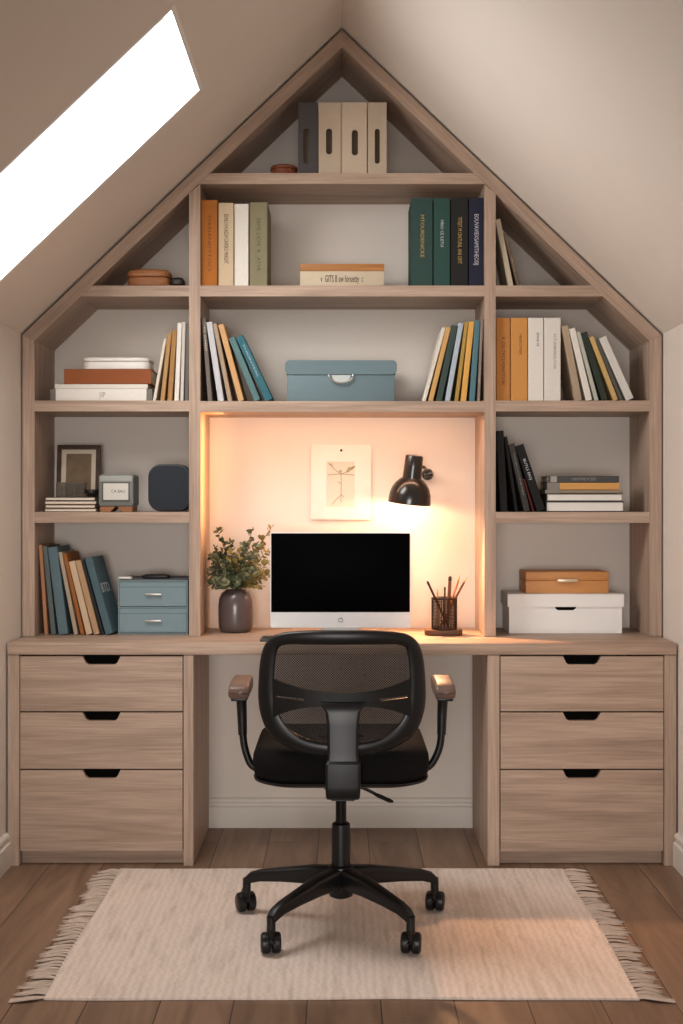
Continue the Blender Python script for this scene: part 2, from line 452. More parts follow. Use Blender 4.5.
def upright_book(px0, px1, ptop, zs, d, c, label, group, text=None, ink=None, tsize=0.5, tpos=0.5, tlen=0.6, D=DB, name='book', toff=0.0):
    x0, x1 = PX(px0, D), PX(px1, D)
    w, h = x1 - x0 - .0006, PZ(ptop, D) - zs
    t = thing(name, label, 'book', (x0 + .0003, YD(D), zs + .0004), group=group)
    book_parts(t, w, h, d, c)
    if text:
        lettering(text, ink, t, (w / 2 + toff, -.0003, h * tpos), (R(90), R(90), 0), w * tsize, h * tlen, 'spine_lettering')
    return t
def lean_left(spec, zs, group, wall, D=DB, **k):
    return lean_core(spec, zs, -1, group, wall, D, **k)
def lean_right(spec, zs, group, wall, D=DB, **k):
    return lean_core(list(reversed(spec)), zs, 1, group, wall, D, **k)
def lean_core(rows, zs, side, group, wall, D, name='book'):
    prev = []
    m = 1 if side < 0 else -1
    for row in rows:
        bx, w, lp, ang, d, c, label = row[:7]
        extra = row[7] if len(row) > 7 else {}
        h = lp * D / F; a = R(ang)
        p = m * PX(bx, D)
        L_ = h * math.cos(a)
        if not prev: p = max(p, m * wall + h * math.sin(a) + .0008)
        for tx, tz, foot, ta in prev:
            if tz <= L_: p = max(p, tx + tz * math.tan(a) + .0008)
            else: p = max(p, foot - L_ * math.tan(ta) + h * math.sin(a) + .0008)
            p = max(p, foot + .0008)
        prev.append((p + w * math.cos(a) - h * math.sin(a), w * math.sin(a) + h * math.cos(a), p + w / math.cos(a), a))
        if side < 0: loc = (p, YD(D), zs + .0004)
        else: loc = (-p - w * math.cos(a), YD(D), zs + .0004 + w * math.sin(a))
        yaw = extra.get('yaw', 0)
        t = thing(extra.get('name', name), label, extra.get('cat', 'book'), loc, group=group)
        t.rotation_euler = (Matrix.Rotation(R(yaw), 3, 'Z') @ Matrix.Rotation(side * a, 3, 'Y')).to_euler()
        book_parts(t, w, h, d, c)
        if 'text' in extra:
            lettering(extra['text'], extra['ink'], t, (w / 2, -.0003, h * extra.get('pos', .6)), (R(90), R(90), 0), w * extra.get('size', .5), h * extra.get('len', .4), 'spine_lettering')
        if 'face_text' in extra:   # words on the cover turned to the room
            lettering(extra['face_text'], extra['ink'], t, (w + .0003, d * .5, h * .58), (R(90), 0, R(90)), .05, None, 'cover_lettering')
    return
def lying_book(px0, px1, z0, w, d, c, label, group, D=DB, text=None, ink=None, pages=PAPER, tlen=.5, tail=False, rz=0, name='book'):
    x0, x1 = PX(px0, D), PX(px1, D)
    L_ = x1 - x0
    if not tail:     # spine towards the room
        t = thing(name, label, 'book', (x0, YD(D), z0 + w + .0004), (0, R(90), 0), group)
        book_parts(t, w, L_, d, c, pages)
        if text: lettering(text, ink, t, (w / 2, -.0003, L_ / 2), (R(90), R(-90), 0), w * .62, L_ * tlen, 'spine_lettering')
    else:            # page edges towards the room, spine to the side
        t = thing(name, label, 'book', (x0, YD(D), z0 + .0004), group=group)
        t.rotation_euler = Matrix(((0, 1, 0), (0, 0, 1), (1, 0, 0))).to_euler()
        book_parts(t, w, d, L_, c, pages)
    return t

# --- second row, centre compartment
g = 'upright hardbacks in the compartment under the gable shelf'
upright_book(201, 217.5, 200, Z2, .2, (176, 112, 52), 'burnt orange hardback with faint lettering, upright beside a cream one under the gable shelf', g, 'MARIANDTTOCI', FAINT, .3, .5, .6)
upright_book(218.4, 233.6, 203, Z2, .2, (206, 186, 158), 'cream hardback with dark capitals down its spine between orange and white books', g, 'EIUNLI H N AGUH CAWSKO MHIIGHT', INK, .42, .57, .6)
upright_book(234.4, 248.6, 204, Z2, .2, (226, 221, 212), 'blank white hardback standing between the cream book and the sage green one', g)
upright_book(249.5, 267.5, 202.5, Z2, .21, (138, 132, 106), 'sage green hardback with faint olive lettering beside a blank white book', g, 'ERPIE LICPE  R   ATVB', OLIVEINK, .3, .5, .8)
g = 'large dark hardbacks in the compartment under the gable shelf'
upright_book(411.5, 432.8, 198, Z2, .22, (56, 80, 76), 'wide bottle green hardback with gold lettering, outermost of the dark row toward the cream box', g, 'MTOURDENICKE', GOLD, .25, .57, .44)
upright_book(433.6, 450.2, 198.3, Z2, .22, (54, 84, 78), 'brighter green hardback with short pale lettering beside the charcoal one', g, 'MRIO CE ILETUI', SILVER, .26, .6, .36)
upright_book(451, 468.2, 198, Z2, .22, (44, 44, 44), 'charcoal hardback with gold capitals down its spine next to the navy one', g, 'TITEIT M ONTUNL ANI OFIT', GOLD, .34, .52, .58)
upright_book(469, 483.6, 198, Z2, .22, (46, 48, 66), 'navy hardback with pale capitals, against the divider beside the charcoal one', g, 'EOUVAVIEXSAMITIHEOSIJ', SILVER, .42, .53, .62)
# lettered cream box lying in the middle
kb = thing('keepsake_box', 'flat cream box with tan wooden lid and hand lettering under the gable shelf', 'box', (PX(342, 4.43), YD(4.43), Z2 + .0004))
w2 = PX(384, 4.43); hb = PZ(271.2, 4.43) - Z2; ht = PZ(264, 4.43) - Z2
MB().box(-w2, w2, 0, .16, 0, hb, .0015).build('box_body', plain('cream_card', (200, 186, 164), .8), kb)
MB().box(-w2 - .001, w2 + .001, -.001, .161, hb + .0004, ht, .001).build('lid', wood('tan_wood', (146, 96, 52), (176, 122, 70), (190, 138, 86)), kb)
lettering('v  GITS B aw foruetty  c', INK, kb, (0, -.0006, hb * .5), (R(90), 0, 0), hb * .62, .215, 'hand_lettering')

# --- triangle beyond the right divider
lean_left([
    (507.5, .019, 68, 11.2, .17, (196, 184, 164), 'pale cream book leaning on the divider in the small right triangular compartment'),
    (516, .012, 55, 14.5, .14, (112, 98, 84), 'thin taupe book with copper lettering leaning on a cream book under the roof slope', dict(text='LIFIATN', ink=GOLD, pos=.4, len=.3)),
], Z2, 'leaning books in the small triangular compartment', DRo)
# triangle beyond the left divider
tb = thing('wooden_box', 'low carved tan wooden box with rounded lid in the left triangular compartment', 'box', (PX(150, 4.46), YD(4.455), Z2 + .0004))
TANW = wood('carved_tan_wood', (118, 74, 44), (160, 108, 70), (180, 128, 88))
hw = PX(171.5, 4.46) - PX(150, 4.46)
def oval_stack(prof, hx, hy, n=40):
    mb = MB(); rings = []
    for k, z in prof: rings.append([(math.copysign(abs(math.cos(2 * PI * i / n)) ** .6, math.cos(2 * PI * i / n)) * hx * k, math.copysign(abs(math.sin(2 * PI * i / n)) ** .6, math.sin(2 * PI * i / n)) * hy * k, z) for i in range(n)])
    return mb.loft(rings)
oval_stack([(.9, 0), (.97, .004), (.98, .024), (.93, .031)], hw, .055).build('box_body', TANW, tb)
oval_stack([(.9, .0315), (1.0, .035), (1.02, .043), (.99, .052), (.9, .058), (.7, .061), (.3, .062)], hw, .055).build('lid', TANW, tb)
st = oval_stack([(.8, 0), (1, .008), (.95, .022), (.7, .031), (.3, .034)], .026, .04).build('dark_dish', plain('dark_stone', (44, 38, 34), .5, var=.2))
st.location = (PX(180.2, 4.5), YD(4.445), Z2 + .0004); tag(st, 'dark rounded dish behind the carved wooden box beside the left divider', 'dish')

# --- gable shelf: magazine files and round box
def magazine_file(px0, px1, slot, c, label, ptop=102.5):
    D = 4.43
    x0, x1 = PX(px0, D) + .0005, PX(px1, D) - .0005
    h = PZ(ptop, D) - ZA
    t = thing('magazine_file', label, 'magazine file', ((x0 + x1) / 2, YD(D), ZA + .0004), group='magazine files on the gable shelf')
    w = (x1 - x0) / 2; m = plain('file_board_%d' % c[0], c, .8, var=.05, scale=60)
    sx0, sx1, sy0, sy1 = slot
    r = min((PX(sx1, D) - PX(sx0, D)) / 2 - .0004, .012)
    cx = (x0 + x1) / 2
    hole = rrect(PX(sx0, D) - cx, PX(sx1, D) - cx, PZ(sy1, D) - ZA, PZ(sy0, D) - ZA, r)
    MB().plate_hole([(-w, 0), (w, 0), (w, h), (-w, h)], [hole], 0, .004).build('front_panel', m, t, 20)
    b = MB(); d = .2; k = .003
    b.box(-w, -w + k, .0042, d, 0, h).box(w - k, w, .0042, d, 0, h).box(-w + k, w - k, d - k, d, 0, h).box(-w + k, w - k, .0042, d - k, 0, k)
    b.build('box_body', m, t, 0)
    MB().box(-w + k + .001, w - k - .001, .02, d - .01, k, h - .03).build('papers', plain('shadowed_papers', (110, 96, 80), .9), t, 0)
    return t
magazine_file(298, 318, (303.4, 309.8, 129, 163.5), (84, 80, 80), 'slate grey magazine file with a long slot, only dark one on the gable shelf')
magazine_file(318.4, 341, (326, 332.2, 128.5, 154.5), (196, 180, 160), 'beige magazine file right beside the slate grey one on the gable shelf')
magazine_file(341.4, 367, (351.7, 358, 130, 155.5), (202, 186, 166), 'wide beige magazine file, middle of the three beige ones on the gable shelf')
magazine_file(367.6, 386.8, (374.8, 379.8, 128.8, 163.8), (192, 176, 156), 'narrow beige magazine file with a longer slot at the row end on the gable shelf')
rb = thing('round_box', 'small round reddish wooden box on the gable shelf beside the slate file', 'box', (PX(284, 4.45), YD(4.45), ZA + .0004))
RW = wood('red_wood', (88, 46, 28), (120, 66, 42), (140, 82, 54))
MB().lathe([(.043, 0), (.046, .002), (.046, .019), (.044, .0205)], 40).build('box_body', RW, rb)
MB().lathe([(.046, .021), (.048, .022), (.048, .030), (.043, .0345)], 40).build('lid', RW, rb)

# --- third row, left compartment
g = 'things stacked on the upper left shelf'
D = 4.43
lb = thing('document_box', 'white lettered flat box with grey ends at the bottom of the upper left stack', 'box', (PX(101, D), YD(D), Z3 + .0004), group=g)
hx = PX(152, D) - PX(101, D); hz = PZ(389, D) - Z3
MB().box(-hx, hx, .004, .2, 0, hz, .001).build('box_body', plain('grey_card', (128, 124, 118), .8), lb)
MB().box(-hx * .89, hx * .89, 0, .0038, 0, hz, .001).build('front_label', WHITEP, lb)
lettering('JIIP', GREYINK, lb, (.005, -.0003, hz / 2), (R(90), 0, 0), hz * .62, .04, 'box_lettering')
z = Z3 + hz + .0004
w1 = PZ(384.2, D) - PZ(389, D) - .0006
lying_book(55, 147.6, z, w1, .19, (226, 222, 214), 'thin white book between the rust coloured book and the lettered white box', g, D)
z += w1 + .0006
w1 = PZ(369.2, D) - PZ(384.2, D) - .0006
lying_book(64, 151, z, w1, .18, (150, 90, 56), 'thick rust brown book lying flat under the rounded white case', g, D)
z += w1 + .0006
wc = thing('white_case', 'rounded white case on top of the thick rust brown book', 'case', (PX(115, D), YD(D) + .01, z + .0004), group=g)
cw = PX(148.5, D) - PX(115, D)
def soft_box(hx, d, z0, z1, r, e=.006):
    mb = MB(); rings = []
    for k, zz in ((e, z0), (e * .3, z0 + e * .3), (0, z0 + e), (0, z1 - e), (e * .3, z1 - e * .3), (e, z1)):
        rings.append([(p[0], p[1], zz) for p in rrect(-hx + k, hx - k, k, d - k, r)])
    return mb.loft(rings)
hz = PZ(357, D) - PZ(369.2, D)
soft_box(cw, .15, 0, hz * .62, .03, .004).build('case_body', plain('white_enamel', (232, 230, 225), .4), wc)
soft_box(cw, .15, hz * .62 + .0005, hz, .03, .006).build('lid', plain('white_enamel', (232, 230, 225), .4), wc)
lean_right([
    (157.2, .0105, 63, 10, .19, (222, 214, 200), 'slim ivory book leaning furthest from the divider beside the white box stack'),
    (166.0, .015, 68, 6.2, .19, (180, 144, 100), 'first tan book right after the slim ivory one in the left leaning row'),
    (173.4, .017, 71, 4.0, .18, (170, 130, 84), 'darker tan book between the other tan book and the tall white one'),
    (180.0, .016, 78, 2.4, .2, (226, 222, 214), 'tall white book between tan book and pale grey one in the left row'),
    (184.2, .012, 79, 1.6, .2, (206, 200, 192), 'tall pale grey book second from the left divider on the upper left shelf'),
    (188.6, .013, 78, .8, .2, (112, 108, 102), 'dark grey book pressed against the left divider on the upper left shelf'),
], Z3, 'leaning books on the upper left shelf', DLo)
# --- third row, centre compartment
Z3c = Z3 - .002
lean_left([
    (207.2, .015, 84, 4.6, .2, (120, 112, 104), 'grey-brown slim book leaning on the divider, first of the row ending in teal', dict(text='TE OMNI', ink=PAPER, pos=.75, len=.3)),
    (217.5, .021, 80, 8.6, .2, (196, 196, 200), 'pale lilac-grey book leaning second before the teal books'),
    (227, .015, 79, 11.2, .19, (172, 152, 130), 'greige book with tan spine leaning between the lilac-grey and orange-tan ones'),
    (238.5, .020, 79, 15, .19, (204, 164, 118), 'orange-tan book leaning between the greige one and the teal books'),
    (254.5, .022, 68, 22.4, .18, (96, 128, 130), 'muted grey-teal book leaning just inside the bright teal one'),
    (265.5, .027, 70, 25, .18, (62, 112, 124), 'bright teal book with pale lettering leaning outermost near the blue lidded box', dict(text='TUIONTEAL', ink=SILVER, pos=.62, len=.5, size=.3)),
], Z3c, 'books leaning beside the blue lidded box', DLi)
lean_right([
    (426.4, 0.0126, 76, 15.2, .2, (222, 216, 204), 'ivory book leaning outermost of the row at the far side of the blue lidded box'),
    (433.4, 0.0171, 76, 13.8, .2, (206, 166, 108), 'ochre book leaning between the ivory one and the slate green one'),
    (442.6, 0.0216, 77, 12, .2, (70, 84, 80), 'slate green book leaning between the ochre one and the ice blue one'),
    (450.0, 0.0180, 79, 10, .2, (178, 190, 200), 'ice blue book leaning between the slate green one and the olive yellow one'),
    (458.6, 0.0135, 80, 7.4, .2, (176, 146, 82), 'slim olive yellow book leaning between ice blue and bright yellow ones'),
    (466.2, 0.0198, 80, 6, .2, (220, 172, 96), 'bright yellow book leaning between olive yellow and steel blue ones'),
    (475.6, 0.0198, 81, 4, .2, (92, 128, 138), 'steel blue book leaning between the bright yellow one and the grey one'),
    (480.4, 0.0099, 82, 2.4, .2, (150, 138, 126), 'thin grey book resting on the right divider beside the steel blue one'),
], Z3c, 'books leaning on the right divider', DRi)
bb = thing('storage_box', 'slate blue lidded storage box with half-moon metal pull above the desk niche', 'box', (PX(341, DB), YD(DB), Z3c + .0004))
BLUEB = plain('slate_blue_card', (108, 129, 136), .6, var=.03)
bw = PX(394.6, DB) - PX(341, DB); bh = PZ(374.6, DB) - Z3c; lh = PZ(360.3, DB) - Z3c
MB().box(-bw, bw, .004, .22, 0, bh - .0005, .002).build('box_body', BLUEB, bb)
lid = MB(); prof = []
lid.loft([[(p[0], y, p[1]) for p in rrect(-bw - .008, bw + .008, bh, lh, .016)] for y in (0, .001, .224)])
lid.build('lid', BLUEB, bb)
hp = MB()
hr = PX(353, DB) - PX(341, DB)
hp.tube([(hr * math.cos(a), -.004 - .004 * math.sin(a), bh - .001 + .030 * -math.sin(a)) for a in [PI * k / 16 for k in range(17)]], .0035, 8)
hp.build('pull_handle', CHROME, bb)
MB().prism([(hr * .8 * math.cos(PI * k / 16), bh - .002 - .026 * math.sin(PI * k / 16)) for k in range(17)], .0015, .0038, 'y').build('label_insert', plain('pale_blue_card', (196, 204, 202), .8), bb)

# --- third row, right compartment
g = 'upright binders at the divider on the upper right shelf'
upright_book(496.2, 510.2, 318, Z3, .22, (190, 132, 74), 'orange hardback with long faint lettering against the divider on the upper right shelf', g, 'K DILTPCLMAKITUIK', FAINT, .34, .48, .62)
upright_book(510.8, 527.6, 318, Z3, .22, (206, 150, 86), 'orange hardback with short lettering beside the two white ones on the upper right shelf', g, 'MEIRCIMIER', FAINT, .22, .68, .28, toff=.004)
upright_book(528.2, 543.6, 318, Z3, .22, (228, 224, 217), 'white hardback with short dark lettering beside the orange ones', g, 'EMWE TE', INK, .2, .74, .16, toff=.006)
upright_book(544.2, 560.8, 318, Z3, .22, (224, 220, 213), 'white hardback with long grey lettering beside the leaning row', g, 'ALTUINBMIREIUTUIS', GREYINK, .22, .6, .46, toff=.008)
lean_left([
    (573.5, .024, 76, 10.6, .19, (178, 160, 138), 'beige book leaning directly on the upright white hardback'),
    (582, .022, 74, 13.4, .19, (228, 224, 216), 'bright white book leaning between the beige one and the celadon one'),
    (590, .014, 71, 15, .19, (186, 188, 176), 'celadon grey thin book leaning between bright white and dark green ones'),
    (597, .022, 71, 17.2, .19, (58, 66, 58), 'dark green book leaning between celadon and straw yellow ones'),
    (609, .017, 68, 21.2, .18, (204, 172, 116), 'straw yellow book leaning between dark green and charcoal ones'),
    (616.2, .012, 67, 22, .18, (96, 94, 90), 'thin charcoal book leaning beneath the last white book under the roof slope'),
    (621.8, .028, 68, 24, .17, (216, 214, 208), 'thick white book leaning outermost toward the right upright under the roof slope'),
], Z3, 'leaning books on the upper right shelf', PX(561.2, DB))

# --- fourth row, left compartment
g = 'notebooks piled on the middle left shelf'
D = 4.42
z = Z4
NB = ['cream notebook at the bottom of the pile beneath the glass caddy', 'cream notebook second from the bottom of the pile beneath the glass caddy',
      'cream notebook third from the bottom of the pile beneath the glass caddy', 'top cream notebook with dark cover carrying the glass caddy']
for k, l in enumerate(NB):
    w = .0125
    lying_book(44.5 + .5 * (k % 2), 96.5 - 1.2 * (k % 2), z, w, .15, (104, 78, 60) if k < 3 else (60, 52, 46), l, g, D, pages=plain('cream_pages', (226, 216, 200), .9), tail=True, name='notebook')
    z += w + .0008
gc = thing('glass_caddy', 'small clear glass caddy of dark sticks on the cream notebook pile', 'caddy', (PX(68, D), YD(D) + .03, z + .0004))
gw = .05
gg = MB(); gg.box(-gw, gw, 0, .002, 0, .052).box(-gw, gw, .048, .05, 0, .052).box(-gw, -gw + .002, .002, .048, 0, .052).box(gw - .002, gw, .002, .048, 0, .052).box(-gw, gw, 0, .05, -.0002, .002)
gg.build('glass_walls', glass('clear_glass', (225, 225, 220), .12), gc, 0)
for k in range(6):
    q = MB().tube([(-.034 + k * .0125, .025 + .008 * math.sin(k * 2.1), .0025), (-.033 + k * .0125, .024 + .006 * math.sin(k * 1.7), .042 + .005 * math.sin(k * 3.3))], .0045, 8).build('stick', plain('dark_stick', (52, 42, 36), .6), gc)
pb = thing('small_bowl', 'tiny dark bowl beside the glass caddy on the notebook pile', 'bowl', (PX(89.5, D), YD(D) + .045, z + .0004))
MB().lathe([(.014, 0), (.022, .006), (.026, .018), (.025, .026), (.022, .026), (.021, .012), (.001, .008)], 28).build('bowl_body', plain('dark_ceramic', (40, 33, 30), .4), pb)
# framed picture leaning on the back wall
pf = thing('picture_frame', 'brown framed sepia picture standing behind the cream notebook pile', 'picture', (PX(77.4, 4.6), YD(4.60), Z4 + .0026), (R(-6), 0, 0))
fw, fh = PX(102, 4.64) - PX(80.5, 4.64), PZ(445.5, 4.64) - Z4
bz = .016
MB().plate_hole([(-fw, 0), (fw, 0), (fw, fh), (-fw, fh)], [[(-fw + bz, bz), (fw - bz, bz), (fw - bz, fh - bz), (-fw + bz, fh - bz)]], 0, .016).build('frame', wood('walnut', (52, 34, 24), (74, 50, 36), (92, 64, 46)), pf, 0)
MB().plate_hole([(-fw + bz, bz), (fw - bz, bz), (fw - bz, fh - bz), (-fw + bz, fh - bz)], [[(-fw + .033, .045), (fw - .033, .045), (fw - .033, fh - .032), (-fw + .033, fh - .032)]], .006, .008).build('mount', plain('ivory_mount', (212, 200, 182), .9), pf, 0)
MB().box(-fw + .012, fw - .012, .0085, .012, .012, fh - .012).build('print', plain('sepia_print', (128, 108, 86), .8, var=.35, scale=28), pf, 0)
# desk clock
D = 4.42
dk = thing('desk_clock', 'grey box-shaped desk clock with pale face panel on small wooden feet', 'clock', (PX(116, D), YD(D), Z4 + .0004))
cw = PX(133.5, D) - PX(116, D); zf = PZ(506.5, D) - Z4; zc = PZ(474.5, D) - Z4
GREYP = plain('grey_green_enamel', (116, 120, 116), .45, var=.05)
rings = [[(p[0], y, p[1]) for p in rrect(-cw + k, cw - k, zf + k, zc - k, .010)] for k, y in ((.004, 0), (.001, .002), (0, .006), (0, .115), (.004, .12))]
MB().loft(rings).build('clock_body', GREYP, dk)
MB().box(-cw + .004, cw - .004, -.0015, .0005, zc - .026, zc - .006, .0008).build('top_strip', plain('pale_grey_enamel', (158, 160, 154), .4), dk)
x0, x1 = PX(103.4, D) - PX(116, D), PX(128.4, D) - PX(116, D)
MB().box(x0 - .005, x1 + .005, -.002, .0005, PZ(501.5, D) - Z4, PZ(482, D) - Z4, .001).build('face_frame', plain('dark_grey_enamel', (84, 88, 86), .45), dk)
MB().box(x0, x1, -.0032, -.0021, PZ(500, D) - Z4, PZ(483.4, D) - Z4).build('face_panel', plain('pale_dial', (206, 204, 196), .6), dk)
lettering('CA BAU', plain('grey_print', (98, 96, 92), .8), dk, (.008, -.0034, PZ(491.5, D) - Z4), (R(90), 0, 0), .016, .048, 'face_lettering')
FT = wood('foot_wood', (112, 70, 42), (150, 100, 64), (168, 118, 80))
for s in (-1, 1):
    MB().prism([(s * (cw - .006), 0), (s * (cw - .004), zf - .0005), (s * .004, zf - .0005), (s * .010, zf * .55), (s * .022, 0)], .004, .11, 'y').build('foot', FT, dk)
# loudspeaker
sp = thing('loudspeaker', 'dark navy rounded loudspeaker with fabric front beside the left divider', 'loudspeaker', (PX(168.2, D) - .001, YD(4.45), Z4 + .0004))
sw = PX(189.6, D) - PX(168.4, D); sh = PZ(464, D) - Z4
rings = [[(p[0], y, p[1]) for p in rrect(-sw + k, sw - k, .001 + k, sh - k, .046, 10)] for k, y in ((.004, -.001), (.001, .001), (0, .004), (0, .1), (.006, .108))]
MB().loft(rings).build('speaker_body', plain('navy_plastic', (50, 54, 60), .5), sp)
rings = [[(p[0], y, p[1]) for p in rrect(-sw + k, sw - k, .001 + k, sh - k, .044, 10)] for k, y in ((.012, -.005), (.005, -.003), (.005, -.0012))]
MB().loft(rings).build('fabric_front', plain('navy_fabric', (50, 55, 62), .95, var=.22, scale=420, bump=.4), sp)

# --- fourth row, right compartment
lean_left([
    (500.4, .026, 81, 3, .2, (38, 37, 37), 'tall black book resting on the divider in the middle right compartment'),
    (512.5, .011, 76, 8.5, .2, (28, 27, 27), 'thin black book leaning second in the middle right compartment'),
    (519.6, .021, 69, 13.2, .19, (64, 62, 60), 'charcoal book with speckled spine leaning between black books', dict(text='TISIIRUCUNETER', ink=GREYINK, pos=.55, len=.7, size=.3)),
    (526.6, .007, 34, 16.5, .19, (84, 34, 32), 'thin dark red book squeezed between charcoal and black leaning ones'),
    (531.5, .030, 69, 18.5, .19, (34, 33, 33), 'thick black book with white lettering leaning outermost beside the flat stack', dict(text='BUTLS EIOJ', ink=SILVER, pos=.63, len=.38, size=.42)),
], Z4, 'black books leaning on the right divider', DRo)
g = 'books lying flat on the middle right shelf'
D = 4.43
z = Z4
for (p0, p1, y0, y1, c, l, tail, d, text) in (
    (546, 624, 511.3, 501, (60, 58, 56), 'thick white-paged book with dark cover at the bottom of the flat stack', True, .19, None),
    (546.5, 622.6, 500.7, 493, (70, 68, 64), 'white-paged book with dark cover second from the bottom of the flat stack', True, .19, None),
    (545.5, 623, 492.8, 489.4, (150, 136, 120), 'very thin beige booklet in the flat stack under the ochre book', False, .19, None),
    (547.6, 619.6, 489, 482, (208, 160, 100), 'ochre book with grey spine end lying under the dark grey one', False, .17, None),
    (548.4, 619, 481.6, 475, (82, 82, 82), 'dark grey book with silver lettering on top of the flat stack', False, .17, 'OIANTIMIE RTIJEN')):
    w = PZ(y1, D) - PZ(y0, D)
    t = lying_book(p0, p1, z, w, d, c, l, g, D, text=text, ink=GREYINK, tlen=.4, tail=tail, pages=WHITEP if tail else PAPER)
    L_ = PX(p1, D) - PX(p0, D)
    if 'ochre' in l: MB().box(-.0003, w + .0003, -.0004, .1, -.0003, L_ * .17).build('spine_end', plain('grey_cloth', (138, 132, 124), .8), t)
    if 'dark grey book' in l:
        MB().box(.001, w - .001, -.0006, .001, L_ * .03, L_ * .12).build('spine_label', plain('pale_label', (160, 158, 152), .8), t)
    z += w + .0008

# --- on the worktop, right compartment
D = 4.5
wb_ = thing('storage_box', 'white lidded storage box with dark notch on the worktop under the orange case', 'box', (PX(565.6, D), YD(D), ZD + .0004))
w = PX(622, D) - PX(565.6, D); zl = PZ(608.6, D) - ZD + .006; zt = PZ(595.7, D) - ZD + .006
WB = plain('white_box_card', (240, 239, 237), .6, var=.02)
nz = PX(577.4, D) - PX(566.3, D)
MB().prism(notch_rect(-w, w, 0, zl + .004, -nz, nz, .0165, .007), 0, .003, 'y').build('box_front', WB, wb_)
b_ = MB(); b_.box(-w, -w + .003, .003, .185, 0, zl).box(w - .003, w, .003, .185, 0, zl).box(-w + .003, w - .003, .182, .185, 0, zl).box(-w + .003, w - .003, .003, .182, 0, .003)
b_.build('box_body', WB, wb_, 0)
l_ = MB(); l_.box(-w - .006, w + .006, -.005, .19, zt - .004, zt, .0015).box(-w - .006, w + .006, -.005, -.0015, zl, zt - .004).box(-w - .006, -w - .002, -.0015, .19, zl, zt - .004).box(w + .002, w + .006, -.0015, .19, zl, zt - .004)
l_.build('lid', WB, wb_)
MB().box(-nz - .004, nz + .004, .006, .009, zl - .02, zl + .002).build('notch_shadow', HOLESHADE, wb_, 0)
D = 4.52
oc = thing('flat_case', 'orange flat case with pale metal handle on top of the white lidded box', 'case', (PX(567.2, D), YD(D), ZD + zt + .001))
w = PX(608.8, D) - PX(567.2, D); h = PZ(574, D) - PZ(595.6, D)
OR = plain('orange_leather', (202, 144, 86), .5, var=.06, scale=60, bump=.05)
MB().box(-w, w, 0, .165, 0, h * .6, .003).build('case_body', OR, oc)
MB().box(-w, w, 0, .165, h * .6 + .0004, h, .003).build('lid', OR, oc)
h_ = MB(); q = PX(577.4, D) - PX(567.2, D)
h_.box(-q, q, -.012, -.006, h * .52, h * .68, .002).box(-q, -q + .006, -.0065, .0005, h * .54, h * .66).box(q - .006, q, -.0065, .0005, h * .54, h * .66)
h_.build('handle', plain('pale_brass', (214, 196, 170), .35, metal=.4), oc)

# --- on the worktop, left compartment
D = 4.47
lean_left([
    (42, .013, 90, 3.8, .2, (176, 128, 96), 'tan folder against the left upright, first of the leaning row on the worktop'),
    (47.6, .017, 89, 5.6, .2, (98, 108, 108), 'grey-green folder leaning second from the left upright on the worktop'),
    (53.8, .034, 88, 7.2, .2, (100, 120, 128), 'thick dusty blue book leaning third from the left upright on the worktop'),
    (67.2, .014, 84, 11, .2, (176, 160, 142), 'stone grey thin book leaning between dusty blue and rust ones'),
    (73.4, .014, 83, 12.6, .2, (154, 100, 56), 'rust brown thin book leaning between stone grey and cream ones'),
    (81.2, .022, 75, 13.6, .2, (204, 180, 152), 'cream book leaning between rust brown and sand ones'),
    (89.2, .021, 76, 14.4, .2, (182, 150, 118), 'sand coloured book leaning between cream and black ones'),
    (97.2, .010, 77, 15.2, .19, (48, 50, 52), 'thin black book leaning just behind the lettered teal one'),
    (101.5, .027, 79, 16, .13, (86, 108, 116), 'teal book with white lettered cover leaning outermost beside the blue two-drawer box', dict(yaw=-7, face_text='BTD.', ink=SILVER)),
], ZD, 'books and folders leaning on the worktop', -UX, 4.45)
D = 4.47
dbx = thing('drawer_box', 'blue two-drawer desktop box with metal pulls beside the leaning folders', 'drawer box', (PX(152.9, D), YD(D), ZD + .0004))
w = PX(187.6, D) - PX(152.9, D); zt = PZ(580.5, D) - ZD
BX = plain('dusty_blue_card', (126, 148, 155), .6, var=.03)
c_ = MB(); c_.box(-w, -w + .004, 0, .21, 0, zt).box(w - .004, w, 0, .21, 0, zt).box(-w + .004, w - .004, .206, .21, 0, zt).box(-w + .004, w - .004, 0, .206, 0, .004).box(-w + .004, w - .004, 0, .206, zt * .49, zt * .51).box(-w + .004, w - .004, 0, .206, zt - .004, zt)
c_.build('carcass', BX, dbx, 0)
MB().loft([[(p[0], p[1], zz) for p in rrect(-w, w, .001, .21, .03)] for zz in (zt + .0004, zt + .0035)]).build('top_tray', plain('slate_grey_felt', (96, 98, 102), .8), dbx)
for z0, z1 in ((.006, zt * .48), (zt * .52, zt - .006)):
    d_ = MB().box(-w + .005, w - .005, -.002, .012, z0, z1 - .018, .001).box(-w + .005, w - .005, .001, .012, z1 - .017, z1).box(-w + .008, w - .008, .012, .19, z0, z0 + .004).build('drawer', BX, dbx, 0)
    hz = z0 + (z1 - z0) * .5
    hh = MB(); hh.box(-.026, .032, -.012, -.007, hz - .004, hz + .004, .0015).box(-.024, -.020, -.0075, -.002, hz - .003, hz + .003).box(.026, .030, -.0075, -.002, hz - .003, hz + .003)
    hh.build('pull', CHROME, d_)
zt2 = ZD + zt + .0045
oval = oval_stack([(.9, 0), (1, .004), (.98, .010), (.8, .014), (.4, .0155)], .052, .022).build('glasses_case', plain('black_leather', (26, 26, 28), .4))
oval.location = (PX(156, 4.52), YD(4.53), zt2); tag(oval, 'slim black glasses case on top of the blue two-drawer box', 'glasses case')
er = MB().box(-.024, .024, -.012, .012, 0, .007, .002).build('white_eraser', WHITEP)
